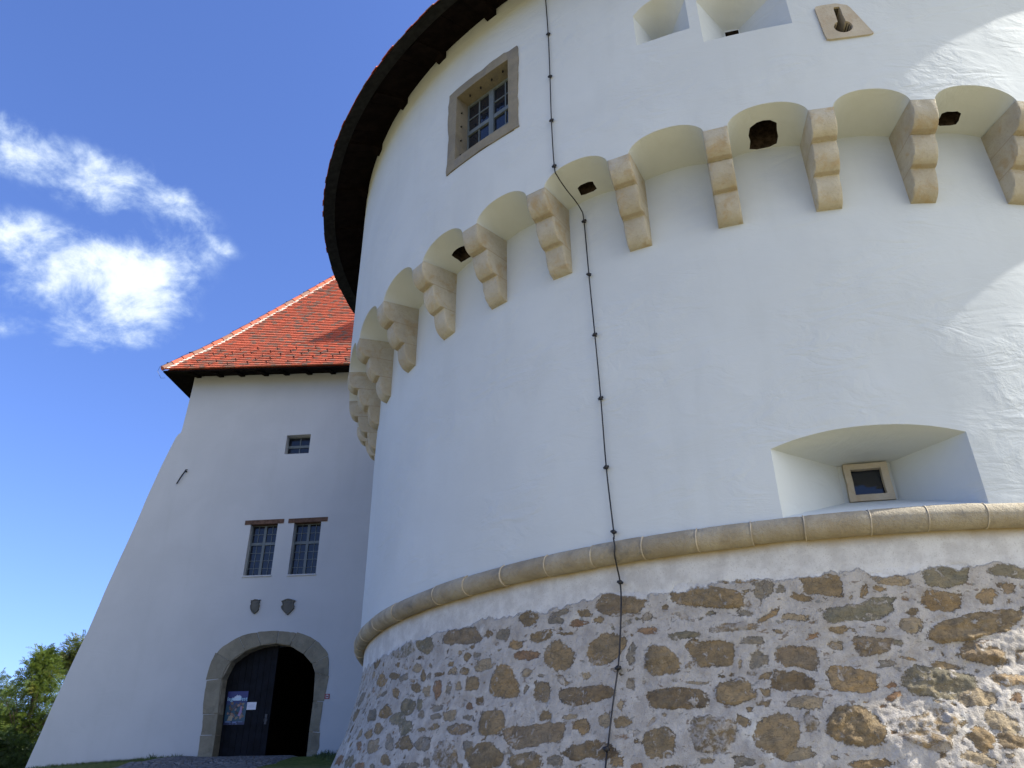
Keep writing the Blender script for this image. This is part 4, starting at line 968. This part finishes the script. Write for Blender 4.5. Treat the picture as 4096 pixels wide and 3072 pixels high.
    for (u, r) in GUARDS:
        if first is None:
            q = MB(); q.box(-.012, .012, -.05, .10, .0, .012); q.box(-.012, .012, -.07, -.052, .02, .10); q.box(-.022, .022, -.072, -.054, .08, .10)
            first = q.build('snow_guard', simple('rusty_brown_iron', (.05, .022, .018), .7, .3), rf); c = first
        else:
            c = first.copy(); col.objects.link(c); c.parent = rf
        s = (rz(u, r + .05) - rz(u, r)) / .05; c.location = roofp(u, r, .035); c.rotation_euler = (math.atan(s), 0, 0)
    return H
HIP = gate_roof()
def hip_wire():
    p0 = gw(*HIP(0)); t = tag(empty('roof_lightning_wire', p0, YAW), 'thin lightning wire on small holders along the gatehouse roof hip', 'wire')
    up = .20; P = []
    o0 = HIP(0)
    for q in ((.10, -.25), (-.02, -.30), (-.16, -.10), (-.12, .10)): P.append(Vector((q[0] * .7, q[0] * .7, q[1])))
    for i in range(60):
        r = i * .085; P.append(HIP(r) - o0 + Vector((0, 0, up - .015 * math.sin(i * 1.0))))
    b = MB(); b.tube(P, .006, 5); b.build('wire', M_IRON, t, 60)
    first = None
    for r in (.054, .47, .93, 1.34, 1.74, 2.12, 2.53, 2.95, 3.35, 3.8, 4.25, 4.7):
        if first is None:
            q = MB(); q.tube([(0, 0, .10), (0, 0, up + .01)], .009, 5); q.box(-.03, .03, -.018, .018, up - .012, up + .018); first = q.build('holder', M_IRON, t); c = first
        else: c = first.copy(); col.objects.link(c); c.parent = t
        c.location = HIP(r) - o0
hip_wire()

# ------------------------------------------------------------------ papers on the door, sign
def text_mesh(name, body, size, m, parent, loc, shear=0.0, align='CENTER'):
    cu = bpy.data.curves.new(name, 'FONT'); cu.body = body; cu.size = size; cu.align_x = align; cu.extrude = .0005; cu.shear = shear
    to = bpy.data.objects.new(name, cu); col.objects.link(to)
    me = bpy.data.meshes.new_from_object(to.evaluated_get(bpy.context.evaluated_depsgraph_get())); bpy.data.objects.remove(to); bpy.data.curves.remove(cu)
    for v in me.vertices: v.co = Vector((v.co.x, -v.co.z, v.co.y))
    me.materials.clear(); o = link(name, me, m, parent); o.location = loc; return o
def flat(name, c): return simple(name, c, .45, .4, var=.08)
def poster():
    t = tag(empty('festival_poster', gw(-7.372, .322, 3.62), YAW), 'dark blue festival poster with white castle pinned on the gate door', 'poster')
    b = MB(); b.box(-.278, .278, -.004, 0, 0, .815)
    m, T, p = mat('poster_night_blue'); co = T.n('ShaderNodeTexCoord').outputs['Object']; zc = T.n('ShaderNodeSeparateXYZ', {0: co}).outputs[2]
    c = T.mix(T.ramp(zc, .40, .62), (.010, .06, .10), (.016, .022, .14)); c = T.mix(T.ramp(zc, .02, .14), (.012, .018, .07), c)
    T.t.links.new(c, p.inputs['Base Color']); p.inputs['Roughness'].default_value = .4
    b.build('sheet', m, t)
    wh = flat('poster_pale', (.55, .62, .72)); cy = flat('poster_cyan', (.35, .62, .75))
    b = MB(); P = [(-.15, .60), (-.13, .67), (-.105, .645), (-.07, .70), (-.05, .685), (-.02, .735), (.0, .70), (.035, .725), (.06, .69), (.075, .72), (.10, .66), (.10, .60), (.03, .585), (-.08, .59)]
    b.loft([[(x, y, z) for x, z in P] for y in (-.005, -.006)]); b.build('castle_picture', wh, t)
    o = text_mesh('title', 'legendfest', .135, cy, t, (0, -.0075, .585))
    rr = random.Random(4); cols_ = [(.10, .06, .04), (.16, .10, .06), (.04, .03, .03), (.26, .17, .13), (.06, .06, .09), (.18, .16, .11), (.15, .07, .05)]
    ms = [flat('poster_figure_%s' % n_, c) for n_, c in zip(('umber', 'tan', 'soot', 'skin', 'slate', 'straw', 'rust'), cols_)]
    b = MB()
    for k in range(46):
        x, z = rr.uniform(-.21, .20), rr.uniform(.15, .55)
        if abs(x) > .12 and z > .5 and rr.random() < .4: continue
        a, c_ = rr.uniform(.012, .05), rr.uniform(.012, .045); th = rr.uniform(0, 3); y = -.0052 - .00004 * k
        pts = []
        for i in range(9):
            q = 2 * math.pi * i / 9; s_ = rr.uniform(.7, 1.25); px, pz = a * s_ * math.cos(q), c_ * s_ * math.sin(q)
            pts.append((x + px * math.cos(th) - pz * math.sin(th), y, z + px * math.sin(th) + pz * math.cos(th)))
        b.add(pts, [tuple(range(9))], k % 7)
    mesh('figures_picture', b.v, b.f, ms, t, None, b.mi)
    b = MB(); b.add([(.07, -.0075, .22), (.13, -.0075, .20), (.17, -.0075, .30), (.16, -.0075, .42), (.12, -.0075, .46), (.11, -.0075, .34)], [tuple(range(6))]); b.build('pink_cloak_picture', flat('poster_pink', (.26, .18, .32)), t)
    b = MB(); b.add([(-.20, -.0076, .10), (-.07, -.0076, .10), (-.05, -.0076, .21), (-.12, -.0076, .23), (-.16, -.0076, .20)], [tuple(range(5))]); b.build('cream_cloth_picture', flat('poster_cream', (.30, .26, .19)), t)
    b = MB()
    for x0, x1, z in ((-.24, -.09, .062), (-.24, -.12, .075), (-.05, .07, .066), (-.05, .05, .05), (.10, .22, .064), (-.12, -.09, .018), (-.04, -.01, .02), (.04, .08, .018)):
        b.box(x0, x1, -.0055, -.005, z, z + .008)
    b.build('small_print', flat('poster_print_blue', (.20, .30, .55)), t)
poster()
def notice():
    t = tag(empty('paper_notice', gw(-6.962, .322, 3.975), YAW), 'small white landscape paper notice taped on the dark gate door', 'notice')
    b = MB(); b.box(-.125, .125, -.003, 0, 0, .185); b.build('sheet', simple('white_paper', (.66, .68, .74), .7, .2, var=.03), t)
    b = MB()
    for x0, x1, z in ((-.10, -.07, .15), (-.09, .09, .115), (-.08, .07, .095), (-.09, .08, .075), (-.06, .06, .055)): b.box(x0, x1, -.0036, -.003, z, z + .005)
    b.build('printed_lines', flat('grey_print', (.42, .43, .50)), t)
notice()
def redsign():
    t = tag(empty('red_sign', gw(-4.845, 0, 4.157), YAW), 'small red square sign with white hydrant symbol beside the gate', 'sign')
    b = MB(); b.box(-.062, .062, -.012, .002, 0, .122); b.build('plate', simple('sign_red', (.22, .012, .018), .5, .4, var=.05), t)
    b = MB(); b.box(-.036, .036, -.0135, -.012, .02, .102); b.build('white_panel', simple('sign_white', (.62, .62, .66), .5, .3, var=.03), t)
    b = MB(); b.box(-.028, -.012, -.015, -.0135, .03, .092); b.box(.012, .028, -.015, -.0135, .03, .092); b.box(-.012, .012, -.015, -.0135, .052, .070)
    b.build('symbol', simple('sign_dark_red', (.10, .01, .015), .5, .3, var=.05), t)
redsign()

# ------------------------------------------------------------------ unseen keep behind the tower, added to cast the gatehouse roof shadow
def keep():
    k = tag(empty('shadow_keep', (9, 20.6, 0), R_(-4.5)), 'tall white keep, unseen behind the round tower, added to shade the gatehouse roof', 'building')
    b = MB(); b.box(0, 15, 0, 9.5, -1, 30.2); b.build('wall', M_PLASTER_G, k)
    b = MB(); b.loft([[(x, y, 30.2) for x, y in ((-.05, -.05), (15.05, -.05), (15.05, 9.55), (-.05, 9.55))], [(x, y, 30.3) for x, y in ((-.05, -.05), (15.05, -.05), (15.05, 9.55), (-.05, 9.55))], [(x, y, 33.7) for x, y in ((4.8, 4.7), (10.2, 4.7), (10.2, 4.8), (4.8, 4.8))]]); b.build('roof', M_TILE, k)
keep()

# ------------------------------------------------------------------ trees
def leaf_mat(name, a, b_, y):
    m, T, p = mat(name); g = T.n('ShaderNodeNewGeometry').outputs['Random Per Island']
    co = T.n('ShaderNodeTexCoord').outputs['Object']
    c = T.mix(g, a, b_); c = T.mix(T.math('MULTIPLY', T.ramp(T.noise(co, 1.1, 4, .6), .55, .72), .75), c, y)
    p.inputs['Base Color'].default_value = (1, 1, 1, 1); T.t.links.new(c, p.inputs['Base Color']); p.inputs['Roughness'].default_value = .55; p.inputs['Specular IOR Level'].default_value = .25
    tr = T.n('ShaderNodeBsdfTranslucent', {'Color': T.mix(.5, c, (.16, .20, .03))}); mx = T.n('ShaderNodeMixShader', {0: .38, 1: p.outputs[0], 2: tr.outputs[0]})
    out = [n for n in T.t.nodes if n.type == 'OUTPUT_MATERIAL'][0]; T.t.links.new(mx.outputs[0], out.inputs[0]); return m
M_BARK = simple('grey_brown_bark', (.10, .075, .055), .95, .1, var=.4, vscale=12, bump=.02)
def tree(label, base, blobs, m, ncl, nsp, seed, leaf_len=.42, lw=.05, group='trees beyond the gatehouse corner'):
    rr = random.Random(seed); t = tag(empty('leafy_tree', base), label, 'tree', group)
    tr = MB(); top = max(bz + rz_ for (_, _, bz, _, _, rz_) in blobs)
    stem = [Vector((0, 0, -.3))] + [Vector((rr.uniform(-.12, .12), rr.uniform(-.12, .12), top * q)) for q in (.2, .4, .6, .8)]
    tr.tube(stem, [.17, .14, .11, .08, .03], 8)
    cl = []
    for k in range(ncl):
        bx, by, bz, rx, ry, rz_ = blobs[k % len(blobs)]
        while True:
            d = Vector((rr.gauss(0, 1), rr.gauss(0, 1), rr.gauss(0, 1))).normalized(); q = rr.uniform(.25, 1) ** .5
            c = Vector((bx + d.x * rx * q, by + d.y * ry * q, bz + d.z * rz_ * q))
            if c.z > .5: break
        cl.append((c, rr.uniform(.22, .42)))
    for c, r in cl[::3]:
        a = stem[min(4, max(1, int(c.z / top * 4)))] ; mid = (a + c) * .5 + Vector((0, 0, -.15)); tr.tube([a, mid, c], [.035, .02, .007], 5)
    tr.build('trunk', M_BARK, t, 60)
    v = []; f = []
    for c, r in cl:
        for s in range(nsp):
            d = Vector((rr.gauss(0, 1), rr.gauss(0, 1), rr.gauss(.25, .9))).normalized(); o = c + d * r * rr.uniform(.1, 1)
            ax = (d + Vector((rr.uniform(-.4, .4), rr.uniform(-.4, .4), rr.uniform(-.5, .3)))).normalized(); sd_ = ax.cross(Vector((rr.gauss(0, 1), rr.gauss(0, 1), rr.gauss(0, 1)))).normalized(); nn = ax.cross(sd_)
            L = leaf_len * rr.uniform(.6, 1.15); np_ = 6
            for i in range(np_):
                u = (i + 1) / np_; p = o + ax * L * u + Vector((0, 0, -.28 * L * u * u)); ln = .26 * L * (1 - .45 * u)
                for sg in (-1, 1):
                    q = (ax * .45 + sd_ * sg + nn * rr.uniform(-.35, .35)).normalized(); w2 = ax * lw * .5; b0 = len(v)
                    v += [p, p + q * ln * .5 + w2, p + q * ln, p + q * ln * .5 - w2]; f.append((b0, b0 + 1, b0 + 2, b0 + 3))
    mesh('crown', v, f, m, t)
M_L1 = leaf_mat('yellow_green_leaves', (.055, .10, .018), (.115, .15, .024), (.19, .15, .03))
M_L2 = leaf_mat('olive_leaves', (.075, .10, .03), (.14, .15, .045), (.18, .14, .045))
M_L3 = leaf_mat('blue_green_leaves', (.06, .10, .035), (.11, .15, .06), (.13, .15, .05))
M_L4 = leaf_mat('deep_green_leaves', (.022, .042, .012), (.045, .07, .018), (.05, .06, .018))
tree('yellow-green leafy tree with two raised sprays, middle of the trees left of the gatehouse', (-19.9, 34.6, 1.6), ((0, 0, 4.0, 1.2, 1.0, 1.1), (.05, 0, 5.0, .6, .6, .7), (-.1, .1, 5.6, .35, .3, .5), (.9, .2, 3.7, 1.0, .9, 1.1), (-.9, 0, 3.2, 1.0, .9, 1.0), (0.2, 0, 2.2, 1.4, 1.0, 1.1)), M_L1, 170, 18, 3)
tree('tallest tree, olive crown pressed against the gatehouse corner', (-19.35, 36.5, 1.5), ((-.1, 0, 6.35, .75, .9, .75), (-.45, 0, 5.95, .55, .6, .45), (.35, 0, 6.6, .5, .6, .5), (.3, 0, 4.6, .9, 1.0, .9), (.2, 0, 3.2, 1.2, 1.0, 1.0)), M_L2, 120, 18, 5)
tree('pale blue-green tree at the left picture edge', (-23.0, 37.5, 1.2), ((0, 0, 4.6, 1.4, 1.0, 1.4), (.8, 0, 3.4, 1.2, 1.0, 1.2), (-1.2, 0, 4.6, 1.3, 1, 1.4)), M_L3, 140, 18, 8)
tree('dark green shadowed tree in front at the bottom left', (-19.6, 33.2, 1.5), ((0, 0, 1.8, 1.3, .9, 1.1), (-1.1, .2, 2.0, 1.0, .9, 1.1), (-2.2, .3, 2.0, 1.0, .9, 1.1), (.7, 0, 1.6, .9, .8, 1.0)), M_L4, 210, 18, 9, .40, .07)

# ------------------------------------------------------------------ grass and weeds along the foot of the wall
def grass():
    rr = random.Random(12); v = []; f = []
    def blade(x, y, h, w_):
        z = float(ground_z(np.array(x), np.array(y))) - .02; a = rr.uniform(0, 6.28); lx, ly = math.cos(a) * w_, math.sin(a) * w_; bx, by = rr.gauss(0, .35) * h, rr.gauss(0, .35) * h; b0 = len(v)
        v.extend([(x - lx, y - ly, z), (x + lx, y + ly, z), (x + bx * .4 + lx * .6, y + by * .4 + ly * .6, z + h * .6), (x + bx * .4 - lx * .6, y + by * .4 - ly * .6, z + h * .6), (x + bx, y + by, z + h)])
        f.append((b0, b0 + 1, b0 + 2, b0 + 3)); f.append((b0 + 3, b0 + 2, b0 + 4))
    for _ in range(5200):
        u = rr.uniform(-11.8, -8.05); y = -abs(rr.gauss(0, .7)) - .03; p = gw(u, y, 0); blade(p.x, p.y, rr.uniform(.04, .10) * (1.3 if y > -.2 else 1), .006)
    for _ in range(3800):
        u = rr.uniform(-4.95, -3.0); y = -abs(rr.gauss(0, .9)) - .03
        if u < -4.95 + .5 * -y - .2: continue
        p = gw(u, y, 0); blade(p.x, p.y, rr.uniform(.04, .10), .006)
    for (u, n, h) in ((-8.55, 40, .16), (-9.2, 60, .2), (-9.55, 30, .16), (-8.9, 25, .15), (-4.75, 60, .2), (-4.45, 50, .17), (-4.2, 40, .15), (-10.1, 40, .16)):
        for _ in range(n):
            p = gw(u + rr.gauss(0, .07), -.1 + rr.gauss(0, .04), 0); blade(p.x, p.y, h * rr.uniform(.5, 1.2), .012)
    m, T, p = mat('grass_blades'); g = T.n('ShaderNodeNewGeometry').outputs['Random Per Island']
    T.t.links.new(T.mix(g, (.025, .05, .01), (.08, .11, .025)), p.inputs['Base Color']); p.inputs['Roughness'].default_value = .7
    o = mesh('grass', v, f, m); o['kind'] = 'stuff'
grass()
